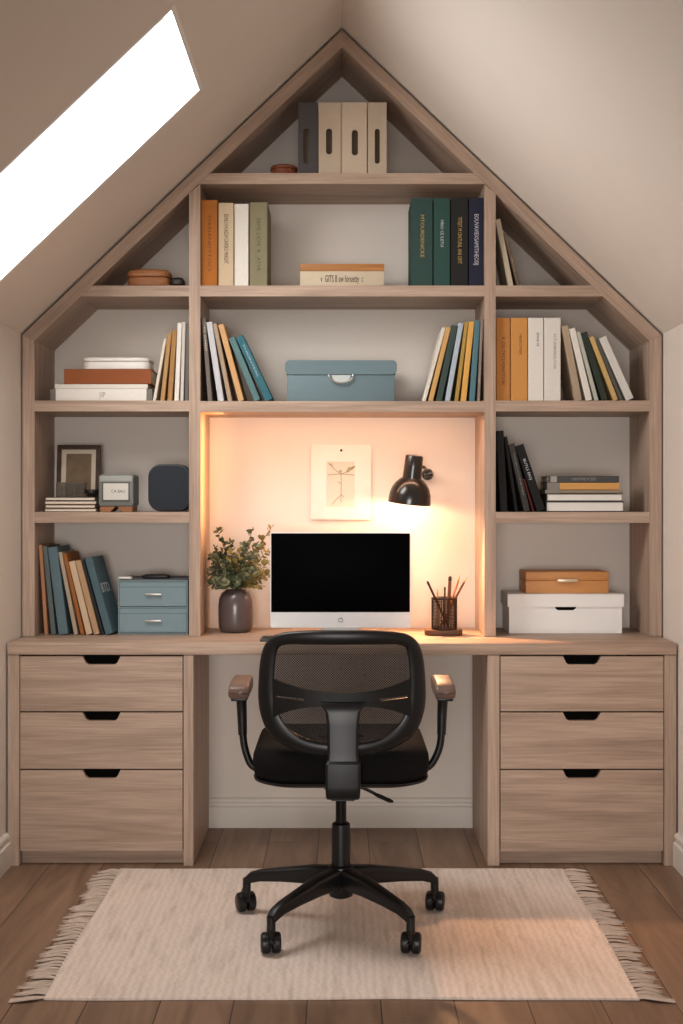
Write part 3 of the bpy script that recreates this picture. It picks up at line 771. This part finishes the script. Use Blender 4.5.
er.location = (PX(125.5, 4.5), YD(4.5), zt2); tag(er, 'small white eraser on the front corner of the blue two-drawer box', 'eraser')

# ------------------------------------------------------------------ desk niche
# pinned print on the wall
pr = thing('wall_print', 'white pinned board with faint plant sketch on the wall above the monitor', 'print', (PX(341, 4.69), YB, PZ(482, 4.69)), (0, R(.4), 0))
w, h = PX(371, 4.69) - PX(341, 4.69), PZ(444.5, 4.69) - PZ(482, 4.69)
MB().box(-w, w, -.014, -.0005, -h, h, .001).build('board', plain('white_board', (232, 228, 222), .8), pr)
sx0, sx1, sz0, sz1 = PX(326.5, 4.69) - PX(341, 4.69), PX(354.5, 4.69) - PX(341, 4.69), PZ(507, 4.69) - PZ(482, 4.69), PZ(461.5, 4.69) - PZ(482, 4.69)
MB().box(sx0, sx1, -.0150, -.0142, sz0, sz1).build('sketch_sheet', plain('pale_sheet', (214, 208, 196), .85, var=.04, scale=20), pr)
ln = MB()
for P in ([(0, -.075), (.001, 0), (-.001, .045)], [(0, .03), (-.025, .048), (-.05, .074)], [(-.03, .052), (-.034, .068)], [(.0, .03), (.03, .042), (.05, .06)], [(.02, .038), (.03, .058)], [(-.05, .026), (0, .03), (.05, .026)], [(0, -.05), (-.018, -.066), (-.032, -.084)], [(0, -.045), (.012, -.058)], [(-.012, .0), (0, -.005)]):
    q = catmull([(p[0], -.0151, p[1]) for p in P], 5)
    ln.tube(q, .0011, 5)
ln.build('sketch_lines', plain('olive_pencil', (140, 138, 112), .9), pr)
lf = MB()
for x, zc, r in ((.036, .05, .012), (.046, .056, .008), (-.04, .066, .007), (.026, .04, .007), (-.004, .04, .008)):
    lf.prism([(x + r * math.cos(2 * PI * k / 12), zc + r * .6 * math.sin(2 * PI * k / 12 + .5)) for k in range(12)], -.0154, -.0151, 'y')
lf.build('sketch_leaves', plain('pale_olive_wash', (176, 174, 138), .9), pr)
MB().lathe([(.001, 0), (.0045, .001), (.0045, .003), (.002, .005)], 16, Matrix.Translation((0, -.014, h - .022)) @ Matrix.Rotation(R(90), 4, 'X')).build('pin', BLACK, pr)

# wall lamp
Dl = 4.545
lx, lz = PX(412.0, Dl), PZ(478, Dl)
lm = thing('wall_lamp', 'black dome wall lamp on a short bracket shining on the monitor niche', 'lamp', (PX(427.5, 4.69), YB, PZ(474.5, 4.69)))
LM = Matrix.Translation(Vector((lx, YD(Dl), lz)) - lm.location) @ Matrix.Rotation(R(6), 4, 'Y') @ Matrix.Rotation(R(5), 4, 'X')
SH = plain('black_enamel', (30, 26, 24), .28, var=.03, coat=.3)
m_ = Dl / F
prof_o = [(.0095 / m_ * 1.0, 0)]
def rr(px): return px * m_
outer = [(rr(9.6), 0), (rr(12.5), rr(-2)), (rr(16), rr(-5.5)), (rr(19), rr(-10.5)), (rr(20.7), rr(-16)), (rr(21.3), rr(-22)), (rr(21.4), rr(-25.5))]
inner = [(r - .0025, z) for r, z in reversed(outer)]
MB().lathe(outer + inner, 48, LM, cap=False).build('lamp_shade', SH, lm, 40)
inn = MB().lathe([(rr(9.2), rr(-1.0)), (rr(12), rr(-3.2)), (rr(15.2), rr(-6.5)), (rr(18), rr(-11)), (rr(19.6), rr(-16)), (rr(20.2), rr(-22)), (rr(20.4), rr(-25))], 48, LM, cap=False).build('reflector', plain('white_reflector', (235, 225, 205), .5), lm, 60)
MB().lathe([(rr(9.6), rr(0)), (rr(9.2), rr(10)), (rr(8.9), rr(21)), (rr(8.2), rr(22.6)), (rr(4), rr(23.2))], 32, LM).build('lamp_neck', SH, lm, 40)
MB().lathe([(.012, -.03), (.02, -.042), (.024, -.055), (.02, -.07), (.001, -.077)], 20, LM).build('bulb', glow('warm_bulb', (255, 196, 120), 6), lm)
ar = MB()
neck = LM @ Vector((rr(8), 0, rr(12)))
ar.tube(catmull([neck, neck + Vector((.012, .02, -.002)), Vector((-.006, -.06, .012)), Vector((0, -.03, 0))], 6), .006, 10)
ar.build('bracket_arm', SH, lm)
MB().lathe([(.010, 0), (.021, .004), (.022, .02), (.018, .028), (.008, .03)], 28, Matrix.Translation((0, -.002, 0)) @ Matrix.Rotation(R(90), 4, 'X')).build('wall_mount', SH, lm)
MB().lathe([(.004, -.016), (.012, -.014), (.013, .014), (.004, .016)], 24, Matrix.Translation((.001, -.04, .002)) @ Matrix.Rotation(R(80), 4, 'Y')).build('joint_knob', SH, lm)
bl = bpy.data.lights.new('lamp_glow', 'POINT'); bl.energy = 5.5; bl.color = (1.0, .58, .34); bl.shadow_soft_size = .022
bo = bpy.data.objects.new('lamp_glow', bl); col.objects.link(bo); bo.location = LM @ Vector((0, 0, rr(-20.5))) + lm.location
sl = bpy.data.lights.new('added_floor_beam', 'SPOT'); sl.energy = 70; sl.color = (1.0, .52, .26); sl.shadow_soft_size = .02; sl.spot_size = R(100); sl.spot_blend = .8  # added spot, boosts the warm glow on floor and right armrest
so_ = bpy.data.objects.new('added_floor_beam', sl); col.objects.link(so_); so_.location = bo.location
so_.rotation_euler = Vector((.34, -.95, -1.15)).to_track_quat('-Z', 'Y').to_euler()

# all-in-one monitor
D = 4.42
mn = thing('computer_monitor', 'white all-in-one computer with black screen on the worktop behind the chair', 'computer', (PX(340.5, D), YD(D), ZD + .0004))
w = PX(410.8, D) - PX(340.5, D)
z0, z1, zc = PZ(628, D) - ZD, PZ(532.5, D) - ZD, PZ(612.2, D) - ZD
ALU = plain('white_aluminium', (222, 224, 226), .38, var=.01)
MB().loft([[(p[0], y, p[1]) for p in rrect(-w + k, w - k, z0 + k, z1 - k, .008)] for k, y in ((.001, 0), (0, .001), (0, .012), (.006, .016))]).build('casing', ALU, mn)
MB().box(-w + .0035, w - .0035, -.0012, .0005, zc, z1 - .0035, .0005).build('screen', plain('black_screen', (4, 4, 5), .5, var=.02, spec=.02), mn)
lg = MB(); lg.tube([(p[0], -.0006, p[1]) for p in rrect(-.0075, .0075, (z0 + zc) / 2 - .007, (z0 + zc) / 2 + .006, .0055) + [(.0075, (z0 + zc) / 2 + .0005)]], .0011, 6)
lg.tube([(0.0, -.0006, (z0 + zc) / 2 + .006), (.003, -.0006, (z0 + zc) / 2 + .009)], .0012, 6)
lg.build('logo', plain('grey_logo', (128, 130, 132), .5), mn)
s_ = MB(); s_.box(-.07, .07, .016, .021, .004, .17, .002)
s_.box(-.07, .07, -.06, .04 + .06, 0, .004, .0015)
s_.build('stand', ALU, mn)
# keyboard
kbm = plain('slate_plastic', (74, 76, 80), .45)
kx0 = PX(260.5, 4.28)
kd = thing('keyboard', 'slim dark grey keyboard on the worktop between the monitor and the chair', 'keyboard', (kx0 + .17, YD(4.235), ZD + .0004))
MB().box(-.17, .17, 0, .105, 0, .008, .003).build('keyboard_body', kbm, kd)
k_ = MB()
for r_ in range(5):
    for c2 in range(15):
        x = -.163 + c2 * .0219; y = .007 + r_ * .0188
        k_.box(x, x + .0185, y, y + .0155, .0082, .0105)
k_.build('keys', plain('dark_keys', (58, 60, 64), .5), kd, 0)

# vase with eucalyptus
Dv = 4.56
vx, vy = PX(235.6, Dv), YD(Dv)
vs = thing('vase', 'dark taupe rounded ceramic vase on the worktop beside the monitor', 'vase', (vx, vy, ZD + .0004))
sc_ = Dv / F
rv = 17.2 * sc_; hv = 41 * sc_
MB().lathe([(rv * .72, 0), (rv * .86, .003), (rv * .97, .018), (rv, .04), (rv, hv * .62), (rv * .96, hv * .8), (rv * .82, hv * .94), (rv * .62, hv), (rv * .58, hv + .004), (rv * .5, hv + .003), (rv * .5, hv * .7), (.001, hv * .68)], 48).build('vase_body', plain('taupe_glaze', (92, 82, 82), .3, var=.08, scale=12, coat=.2), vs, 60)
bq = thing('eucalyptus_bunch', 'bunch of grey-green eucalyptus sprigs standing in the taupe vase', 'plant', (vx, vy, ZD + hv * .7))
LEAF = [plain('eucalyptus_dark', (82, 92, 68), .6, var=.2, scale=40), plain('eucalyptus_grey', (126, 132, 104), .6, var=.2, scale=40), plain('eucalyptus_yellow', (158, 142, 84), .6, var=.2, scale=40), plain('eucalyptus_pale', (164, 168, 142), .6, var=.1, scale=40)]
STEM = plain('brown_stem', (92, 74, 48), .7)
rnd = random.Random(5)
def leaf(mb, p, d, size, roll):
    d = d.normalized(); side = d.cross(Vector((0, 0, 1)))
    if side.length < .1: side = Vector((1, 0, 0))
    side.normalize(); side = Matrix.Rotation(roll, 3, d) @ side
    nrm = d.cross(side)
    pts = [(0, 0), (.22, .30), (.5, .42), (.78, .32), (1.0, 0), (.78, -.32), (.5, -.42), (.22, -.30)]
    vs_ = [mb.bm.verts.new(p + d * (a * size) + side * (b * size) + nrm * (size * .12 * (1 - (2 * a - 1) ** 2) * (1 if abs(b) < .01 else -.4))) for a, b in pts]
    c = mb.bm.verts.new(p + d * .5 * size + nrm * size * .1)
    for i in range(8): mb.bm.faces.new((vs_[i], vs_[(i + 1) % 8], c))
def T(px, py, dy=0.0): return Vector((PX(px, Dv) - vx, dy, PZ(py, Dv) - (ZD + hv * .7)))
sprigs = [((209, 557), .0, 0), ((221, 573), .05, 0), ((234, 571), -.05, 0), ((246, 583), .03, 1), ((265, 572), -.05, 1), ((255, 570), -.06, 1), ((211, 590), -.01, 0), ((232, 560), -.02, 3),
          ((214, 556), -.03, 0), ((222, 553), .03, 0), ((230, 543), .01, 0), ((240, 552), -.05, 1), ((249, 545), .02, 1), ((259, 562), -.03, 2), ((263, 541), -.02, 2), ((258, 580), .03, 2), ((219, 585), -.06, 3), ((240, 578), -.07, 1), ((226, 562), -.06, 0), ((252, 560), .0, 1), ((212, 576), .02, 0), ((268, 563), -.02, 2),
          ((218, 531), -.01, 0), ((215, 549), .02, 0), ((210, 570), -.02, 0), ((224, 541), -.03, 0), ((213, 584), -.05, 0), ((232, 552), -.05, 1), ((243, 546), .03, 1),
          ((252, 531), .0, 1), ((257, 545), -.03, 1), ((271, 528), .01, 2), ((266, 552), .02, 2), ((268, 575), .0, 2), ((262, 585), -.04, 2), ((225, 575), -.07, 3), ((247, 570), -.06, 1), ((216, 563), -.045, 0), ((237, 563), .04, 0)]
for (tp, dy, mk) in sprigs:
    tip = T(tp[0], tp[1], dy)
    b0 = Vector((rnd.uniform(-.012, .012), rnd.uniform(-.012, .012), .0))
    mid = Vector((tip.x * .35, tip.y * .4, max(tip.z * .55, .075)))
    path = catmull([b0, Vector((b0.x * .8, b0.y * .8, .05)), mid, tip], 6)
    spg = MB().tube(path, [.0022 - .0014 * i / len(path) for i in range(len(path))], 6).build('sprig', STEM, bq)
    lv = MB()
    N_ = 30
    for k in range(N_):
        t = .30 + .70 * k / (N_ - 1)
        f = t * (len(path) - 1); i = min(int(f), len(path) - 2)
        p = path[i].lerp(path[i + 1], f - i); tan = (path[i + 1] - path[i]).normalized()
        a = rnd.uniform(0, 2 * PI)
        perp = tan.cross(Vector((math.cos(a), math.sin(a), .3)))
        if perp.length < .1: perp = Vector((1, 0, 0))
        d = (perp.normalized() + tan * .5)
        s = rnd.uniform(.023, .042) * (1.15 - .5 * t) * (1.55 if mk == 3 else 1)
        if p.z > hv * .3 + .022: leaf(lv, p, d, s, rnd.uniform(-1, 1))
    leaf(lv, path[-1], path[-1] - path[-2], .02, 0)
    for v in lv.bm.verts:
        v.co.x = max(v.co.x, DLi + .008 + .02 * abs(v.co.z - .1) * .1 - vx); v.co.y = min(v.co.y, YB - .008 - vy); v.co.z = max(v.co.z, hv * .3 + .008)
    lv.build('leaves', LEAF[mk] if rnd.random() < .8 else LEAF[(mk + 1) % 3], spg, 0)

# pen pot on its tray
Dp = 4.42
ty = thing('pen_tray', 'small dark wooden tray under the wire pen pot', 'tray', (PX(444.2, Dp), YD(4.46), ZD + .0004))
tw = PX(463, Dp) - PX(444.2, Dp)
MB().loft([[(p[0] * k, p[1] * k, zz) for p in rrect(-tw, tw, -.05, .05, .03, 8)] for k, zz in ((.97, 0), (1, .003), (1, .016), (.98, .019))]).build('tray_body', wood('dark_tray_wood', (84, 58, 40), (108, 78, 56), (126, 92, 68)), ty)
pz = ZD + .0205
pp = thing('pen_pot', 'dark wire mesh pen pot on the small wooden tray', 'pen pot', (PX(444.5, 4.45), YD(4.46), pz))
rp = (PX(457, 4.45) - PX(432, 4.45)) / 2; hp_ = PZ(598, 4.45) - pz
WIRE = plain('dark_wire', (58, 42, 34), .4, metal=.5)
wm = MB(); n = 44; rows = 22
for i in range(n):
    a = 2 * PI * i / n
    wm.tube([(rp * math.cos(a), rp * math.sin(a), .003), (rp * math.cos(a), rp * math.sin(a), hp_)], .0012, 4)
for j in range(1, rows):
    zz = hp_ * j / rows
    ring = [[(q * math.cos(2 * PI * i / n), q * math.sin(2 * PI * i / n), zz + dz) for i in range(n)] for q, dz in ((rp - .0008, 0), (rp, .0008), (rp + .0008, 0), (rp, -.0008))]
    wm.loft(ring, closed=True)
wm.build('wire_wall', WIRE, pp, 0)
MB().lathe([(rp - .002, hp_ - .003), (rp + .002, hp_ - .003), (rp + .002, hp_ + .001), (rp - .002, hp_ + .001), (rp - .002, hp_ - .003)], 44, cap=False).build('rim', WIRE, pp)
MB().lathe([(.001, 0), (rp + .001, 0), (rp + .001, .004), (.001, .0045)], 44).build('base', WIRE, pp)
PENS = [((427, 581), -.024, .013, .0042, (70, 44, 34), 'dark brown pen leaning out of the pen pot toward the monitor', 0), ((438, 589), .018, -.02, .003, (196, 150, 104), 'short pale pencil stub in the pen pot', 1),
        ((445, 587), -.004, 0, .0035, (84, 60, 44), 'short dark pen standing in the middle of the pen pot', 0), ((450.5, 576.5), .006, .012, .0062, (118, 74, 50), 'thick brown marker, tallest upright one in the pen pot', 0),
        ((461, 576), .022, 0, .0034, (176, 120, 60), 'yellow-brown pencil leaning out of the pen pot toward the divider', 1), ((467, 576.5), -.013, -.015, .0040, (112, 66, 44), 'reddish brown pencil leaning furthest out of the pen pot', 1)]
for (px, py), dy, fx, r, c, l, tipk in PENS:
    top = Vector((PX(px, 4.45), vy * 0 + YD(4.46) + dy, PZ(py, 4.45)))
    cxp = pp.location.x
    foot = Vector((cxp + fx, YD(4.46) + dy, pz + .0105))
    t = thing('pencil' if tipk else 'pen', l, 'pencil' if tipk else 'pen', foot, group='pens and pencils in the pen pot')
    v = top - foot; L_ = v.length
    t.rotation_euler = v.to_track_quat('Z', 'Y').to_euler()
    MB().lathe([(r * .6, 0), (r, .004), (r, L_ * .86), (r * .9, L_ * .9)], 10).build('barrel', plain('pen_%d_%d' % (c[0], c[1]), c, .5), t)
    if tipk: MB().lathe([(r * .9, L_ * .9 + .0002), (r * .35, L_ * .985), (.0003, L_)], 10).build('point', plain('pencil_wood', (206, 164, 118), .7), t)
    else: MB().lathe([(r * 1.05, L_ * .9 + .0002), (r * 1.05, L_ * .975), (r * .6, L_)], 10).build('cap', plain('pen_cap', (60, 40, 32), .4), t)

# ------------------------------------------------------------------ rug
rx0, rx1 = PX(342, 3.6) - .735, .735
ry0, ry1 = YD(3.072), YD(4.15)
rug = thing('rug', 'pale woven flat rug with tasselled ends under the office chair', 'rug', (0, (ry0 + ry1) / 2, 0))
RUGM = rug_mat()
mb = MB(); nx, ny = 60, 44
def rug_edge(x, y): return 0.006 * math.sin(x * 5.1 + 1) * 1.0 + .003 * math.sin(x * 13)
grid = []
for j in range(ny + 1):
    row = []
    for i in range(nx + 1):
        x = -.735 + 1.47 * i / nx; y = -(ry1 - ry0) / 2 + (ry1 - ry0) * j / ny
        ex = .004 * math.sin(y * 7 + (2 if i > nx / 2 else 0)) * (abs(i - nx / 2) / (nx / 2)) ** 4
        ey = rug_edge(x, y) * (abs(j - ny / 2) / (ny / 2)) ** 6 * .5
        zz = .0075 + .0006 * math.sin(x * 9) * math.sin(y * 11)
        row.append(mb.bm.verts.new((x + ex, y + ey, zz)))
    grid.append(row)
for j in range(ny):
    for i in range(nx): mb.bm.faces.new((grid[j][i], grid[j][i + 1], grid[j + 1][i + 1], grid[j + 1][i]))
mb.bm.normal_update(); bmesh.ops.solidify(mb.bm, geom=mb.bm.faces[:], thickness=.006)
zmin = min(v.co.z for v in mb.bm.verts)
for v in mb.bm.verts: v.co.z += .0006 - zmin
mb.build('woven_field', RUGM, rug, 40)
rt = random.Random(3)
FR = plain('fringe_yarn', (206, 190, 177), .95, var=.15, scale=60, spec=.1)
for s in (-1, 1):
    fm = MB(); y = -(ry1 - ry0) / 2 + .004
    while y < (ry1 - ry0) / 2 - .003:
        L_ = rt.uniform(.062, .09); dy = rt.uniform(-.014, .014); r = rt.uniform(.0034, .0052)
        x0 = s * .732
        for q in range(3):
            oy = (q - 1) * .0038
            pts = [(x0, y + oy * .5, .005), (x0 + s * L_ * .35, y + oy + dy * .3, .0052 + rt.uniform(0, .004)), (x0 + s * L_ * .7, y + oy * 1.5 + dy * .7, .0035), (x0 + s * L_ * rt.uniform(.92, 1.06), y + oy * 2.2 + dy + rt.uniform(-.004, .004), .0022)]
            fm.tube(catmull(pts, 3), [r * .62] * 7 + [r * .4, r * .25, r * .12], 5)
        y += rt.choice((.0115, .0135, .016, .021, .024))
    # corner tassel splayed towards the room
    for q in range(5):
        fm.tube(catmull([(s * .728, -(ry1 - ry0) / 2 + .012 - q * .001, .005), (s * .77, -(ry1 - ry0) / 2 - .004 - q * .002, .007), (s * .815, -(ry1 - ry0) / 2 - .002 - q * .004, .003)], 4), .0026, 5)
    fm.build('fringe', FR, rug, 40)

# ------------------------------------------------------------------ office chair
CX, CD = PX(341, 3.62), 3.62
CYc = YD(CD)
ch = thing('office_chair', 'black mesh-backed swivel office chair on a five-star base on the rug', 'chair', (CX, CYc, .0085))
def cl_(px, D): return PX(px, D) - CX
DBk = 3.36
def bk_pt(px, py): return (PX(px, DBk) - PX(342, DBk) + PX(342, CD) - CX, PZ(py, DBk) - .0085)
def bk_y(x, z): return -.262 + .055 * (x / .23) ** 2 - .10 * (z - .70)
half_o = [(342, 629.5), (303, 630.3), (275, 635.5), (261.5, 652), (257, 688), (259, 717), (271, 740), (300, 753.5)]
half_i = [(342, 644), (308, 644.3), (284, 645.5), (276.5, 653), (273.6, 680), (275, 704), (284, 725), (306, 739.5)]
def full(h, last):
    mir = [(684 - p[0], p[1]) for p in h[1:]]
    return h + [last] + list(reversed(mir))
so = catmull([(*bk_pt(*p), 0) for p in full(half_o, (342, 757.5))], 6, True)
si = catmull([(*bk_pt(*p), 0) for p in full(half_i, (342, 743.5))], 6, True)
rings = []
for o_, i_ in zip(so, si):
    c = (o_ + i_) / 2; hw_ = (o_ - i_) / 2
    ring = []
    for k in range(12):
        a = 2 * PI * k / 12
        ca = math.copysign(abs(math.cos(a)) ** .7, math.cos(a)); sa = math.copysign(abs(math.sin(a)) ** .7, math.sin(a))
        p = c + hw_ * ca
        ring.append((p.x, bk_y(p.x, p.y) + .014 * sa, p.y))
    rings.append(ring)
MB().loft(rings, closed=True).build('backrest_frame', BLACK, ch, 50)
mm = MB(); ctr = sum(si, Vector((0, 0, 0))) / len(si)
vr = []
for k in range(9):
    t = 1.02 - k * .12
    vr.append([mm.bm.verts.new((p.x, bk_y(p.x, p.y) + .004, p.y)) for p in [ctr + (q - ctr) * t for q in si]])
for k in range(8):
    for j in range(len(si)): mm.bm.faces.new((vr[k][j], vr[k][(j + 1) % len(si)], vr[k + 1][(j + 1) % len(si)], vr[k + 1][j]))
mm.bm.faces.new(vr[8])
mm.build('backrest_mesh', mesh_fabric(), ch, 60)
# lumbar band with a slit at each end
lb_ = MB(); cols = []
def lev(t):       # t = 0 centre .. 1 frame
    e = t ** 2.2
    return (692 - 13 * e, 698 - 3 * e + 1, 698 - 3 * e + 3.4, 705.5 + 14 * t ** 3)
for i in range(-24, 25):
    t = abs(i) / 24; px = 342 + i / 24 * 69
    v4 = []
    l4 = lev(t)
    for py in l4:
        x, z = bk_pt(px, py); v4.append(lb_.bm.verts.new((x, bk_y(x, z) - .006, z)))
    cols.append((t, v4))
for (ta, A), (tb_, B) in zip(cols, cols[1:]):
    for k in (0, 1, 2):
        if k == 1 and min(ta, tb_) > .5 and max(ta, tb_) < .97: continue
        lb_.bm.faces.new((A[k], B[k], B[k + 1], A[k + 1]))
lb_.bm.normal_update(); bmesh.ops.solidify(lb_.bm, geom=lb_.bm.faces[:], thickness=.007)
lb_.build('lumbar_support', BLACK, ch, 40)
# back support column
def rect(hw_, y0, y1, z, r=.008):
    return [(p[0], p[1], z) for p in rrect(-hw_, hw_, y0, y1, r, 4)]
xm = PX(344, DBk) - PX(342, DBk)
spn = MB().loft([[(p[0] + xm, p[1], p[2]) for p in rect(*a)] for a in (
    (.062, -.278, -.262, .682, .003), (.060, -.286, -.262, .676, .006), (.046, -.292, -.258, .655), (.042, -.294, -.256, .62), (.041, -.296, -.254, .55), (.043, -.298, -.25, .527),
    (.047, -.306, -.24, .520), (.047, -.308, -.235, .46), (.0455, -.306, -.23, .432), (.043, -.302, -.23, .426))])
spn.build('back_support', BLACK, ch, 40)
MB().loft([[(p[0] + xm, yy, p[1]) for p in rrect(-.035, .035, .405, .435, .008)] for yy in (-.229, -.05)]).build('support_bar', BLACK, ch, 40)
MB().box(-.05, .05, -.11, .10, .405, .4355, .010, 3).build('tilt_mechanism', BLACK, ch)
# seat
def seat_ring(k, z, dy=0):
    hx, y0, y1 = .243 - k, -.235 + k, .245 - k
    pts = []
    for p in rrect(-hx, hx, y0, y1, .10, 10): pts.append((p[0], p[1] + dy, z - .012 * max(0, (p[1] - .12) / .12) ** 2 + .004 * abs(p[0] / .24) ** 2))
    return pts
seat = MB().loft([seat_ring(.008, .4525), seat_ring(.0, .464), seat_ring(-.003, .49), seat_ring(-.001, .512), seat_ring(.006, .528), seat_ring(.018, .538), seat_ring(.04, .543), seat_ring(.10, .541), seat_ring(.17, .537)]).build('seat', BLACKF, ch, 60)
MB().loft([seat_ring(.05, .436), seat_ring(.016, .437), seat_ring(.002, .443), seat_ring(.0, .4505), seat_ring(.006, .452)]).build('seat_pan', BLACK, ch, 40)
# armrests
ARMM = plain('armrest_pad', (112, 90, 80), .38, var=.08, scale=60)
for s in (-1, 1):
    px = 238.3 if s < 0 else 445.8
    ax = PX(px, 3.5) - CX
    path = catmull([(s * .225, -.01, .445), (s * .258, -.012, .456), (ax - s * .010, -.012, .505), (ax - s * .003, -.012, .56)], 6)
    arm = MB().tube(path, .0105, 12, None, Vector((0, 1, 0))).build('armrest', BLACK, ch, 50)
    MB().tube([(ax - s * .0035, -.012, .545), (ax - s * .002, -.012, .60), (ax, -.012, .645), (ax, -.012, .656)], [.0125, .014, .015, .019], 14, None, Vector((0, 1, 0))).build('arm_sleeve', BLACK, arm, 50)
    pr_ = []
    for yy, k, zt_ in ((-.118, .005, .690), (-.113, .0, .696), (-.085, 0, .7045), (-.03, 0, .709), (.05, 0, .709), (.085, .002, .704), (.092, .007, .697)):
        pr_.append([(ax + p[0], yy, p[1]) for p in rrect(-.029 + k, .029 - k, .664 + k, zt_, .011)])
    MB().loft(pr_).build('arm_pad', ARMM, arm, 50)
    MB().box(ax - .023, ax + .023, -.10, .08, .655, .6635, .003).build('arm_plate', BLACK, arm)
# gas lift, hub, legs, casters
MB().lathe([(.0155, .27), (.0155, .4045)], 24).build('lift_rod', plain('dark_rod', (22, 22, 23), .25, metal=.4), ch)
MB().lathe([(.0275, .10), (.0275, .26), (.026, .285), (.020, .289), (.016, .289)], 28).build('gas_lift', BLACK, ch)
MB().lathe([(.022, .072), (.034, .078), (.040, .10), (.040, .15), (.036, .163), (.028, .168)], 28).build('hub', BLACK, ch)
for ang in (-54, -126, 18.5, 162.5, 88):
    M_ = Matrix.Rotation(R(ang), 4, 'Z') @ Matrix.Translation((.026 if ang < 0 else 0, 0, 0))
    rg = []
    for r_, zc, hw_, hh in ((.004 if ang < 0 else .030, .132, .026, .030), (.09, .131, .023, .026), (.18, .122, .019, .020), (.25, .113, .016, .017), (.282, .103, .0145, .016), (.297, .092, .013, .012)):
        rg.append([M_ @ Vector((r_, p[0], zc + p[1])) for p in rrect(-hw_, hw_, -hh, hh, min(hw_, hh) * .6, 4)])
    leg = MB().loft(rg).tube([M_ @ Vector((.293, 0, .10)), M_ @ Vector((.294, 0, .048))], .012, 12).build('leg', BLACK, ch, 40)
    MC = M_ @ Matrix.Translation((.294, 0, 0)) @ Matrix.Rotation(R(-ang + {-54: 82, -126: 97, 18.5: 78, 162.5: 112, 88: 90}[ang]), 4, 'Z')
    ca = MB()
    for y0_, y1_ in ((-.027, -.0012), (.0012, .027)):
        pf_ = [(.001, y0_), (.022, y0_), (.0275, y0_ + .004), (.0285, (y0_ + y1_) / 2), (.0275, y1_ - .004), (.022, y1_), (.001, y1_)]
        ca.lathe([(r_, z_) for r_, z_ in pf_], 24, MC @ Matrix.Translation((.008, 0, .0285)) @ Matrix.Rotation(R(90), 4, 'X'))
    ca.box(-.012, .020, -.001, .001, .03, .058, M=MC)
    ca.tube([MC @ Vector((.030 * math.cos(R(q)) + .008, 0, .0285 + .030 * math.sin(R(q)))) for q in range(20, 171, 15)], .0055, 8, 2.6)
    ca.build('caster', BLACK, leg, 40)
# height lever
lv_ = MB(); lv_.tube([(.045, -.09, .416), (.075, -.095, .404), (.10, -.098, .392)], .0045, 8)
lv_.tube([(.092, -.098, .3955), (.105, -.099, .389), (.138, -.101, .375), (.147, -.101, .372)], [.006, .0095, .0095, .005], 10, .6)
lv_.build('height_lever', BLACK, ch)

# ------------------------------------------------------------------ light
def area(name, loc, direction, sx, sy, e, c):
    l = bpy.data.lights.new(name, 'AREA'); l.shape = 'RECTANGLE'; l.size = sx; l.size_y = sy; l.energy = e; l.color = c
    o = bpy.data.objects.new(name, l); col.objects.link(o); o.location = loc
    o.rotation_euler = Vector(direction).to_track_quat('-Z', 'Y').to_euler()
    return o
wc_ = ML @ Vector(((u0 + u1) / 2, (v0 + v1) / 2, 0.09))
nrm = (ML.to_3x3() @ Vector((0, 0, 1)))
sk = area('skylight_daylight', wc_, -nrm, .62, .95, 27, (1.0, .97, .94))
# long side of the light runs down the slope
M3 = Matrix((ML.to_3x3() @ Vector((0, 1, 0)), ML.to_3x3() @ Vector((1, 0, 0)) , nrm)).transposed()
if M3.determinant() < 0: M3.col[0] = -M3.col[0]
sk.rotation_euler = M3.to_euler()
area('rear_fill_light', (-.25, -5.4, .95), (.045, 1, -.055), 1.9, 1.1, 11.5, (1.0, .955, .925)).data.spread = R(55)  # added soft fill behind the camera; the rear wall has no window
area('niche_top_fill', (0, YS + .05, Z3 - .044), (0, .35, -1), .9, .02, 2.1, (1.0, .58, .36))  # added warm fill with no fitting, brightens the niche from above
side_fill = area('niche_side_fill', (DLi + .08, YS + .07, 1.33), (-1, .15, 0), .40, .05, 1.2, (1.0, .46, .17))  # added orange fill, no fitting, tints the niche's left panel
side_fill.rotation_euler = Matrix(((0, .15, .989), (0, .989, -.15), (-1, 0, 0))).to_euler()
wd = bpy.data.worlds.new('overcast_sky'); sc.world = wd; wd.use_nodes = True
bg = wd.node_tree.nodes['Background']; bg.inputs['Color'].default_value = (.93, .96, 1.0, 1); bg.inputs['Strength'].default_value = 1.6

# ------------------------------------------------------------------ camera
cd = bpy.data.cameras.new('camera'); cd.sensor_fit = 'VERTICAL'; cd.sensor_height = 36; cd.lens = F * 36 / 1024
cd.shift_y = -12 / 1024; cd.shift_x = -.5 / 1024
co = bpy.data.objects.new('camera', cd); col.objects.link(co)
co.location = (0, CAMY, CAMZ); co.rotation_euler = (R(90), 0, 0)
sc.camera = co
sc.view_settings.view_transform = 'Standard'
sc.view_settings.look = 'None'
sc.view_settings.exposure = 0.0
sc.view_settings.gamma = 0.93
sc.cycles.use_denoising = True
sc.cycles.max_bounces = 8
sc.cycles.diffuse_bounces = 5
sc.cycles.transparent_max_bounces = 12

# lettering becomes plain mesh
dg = bpy.context.evaluated_depsgraph_get()
for o in [o for o in sc.objects if o.type == 'FONT']:
    me = bpy.data.meshes.new_from_object(o.evaluated_get(dg)); me.name = o.name
    n = bpy.data.objects.new(o.name + '_', me); col.objects.link(n)
    n.parent = o.parent; n.location = o.location; n.rotation_euler = o.rotation_euler; n.scale = o.scale
    if not me.materials: me.materials.append(o.data.materials[0])
    nm = o.name; bpy.data.objects.remove(o); n.name = nm
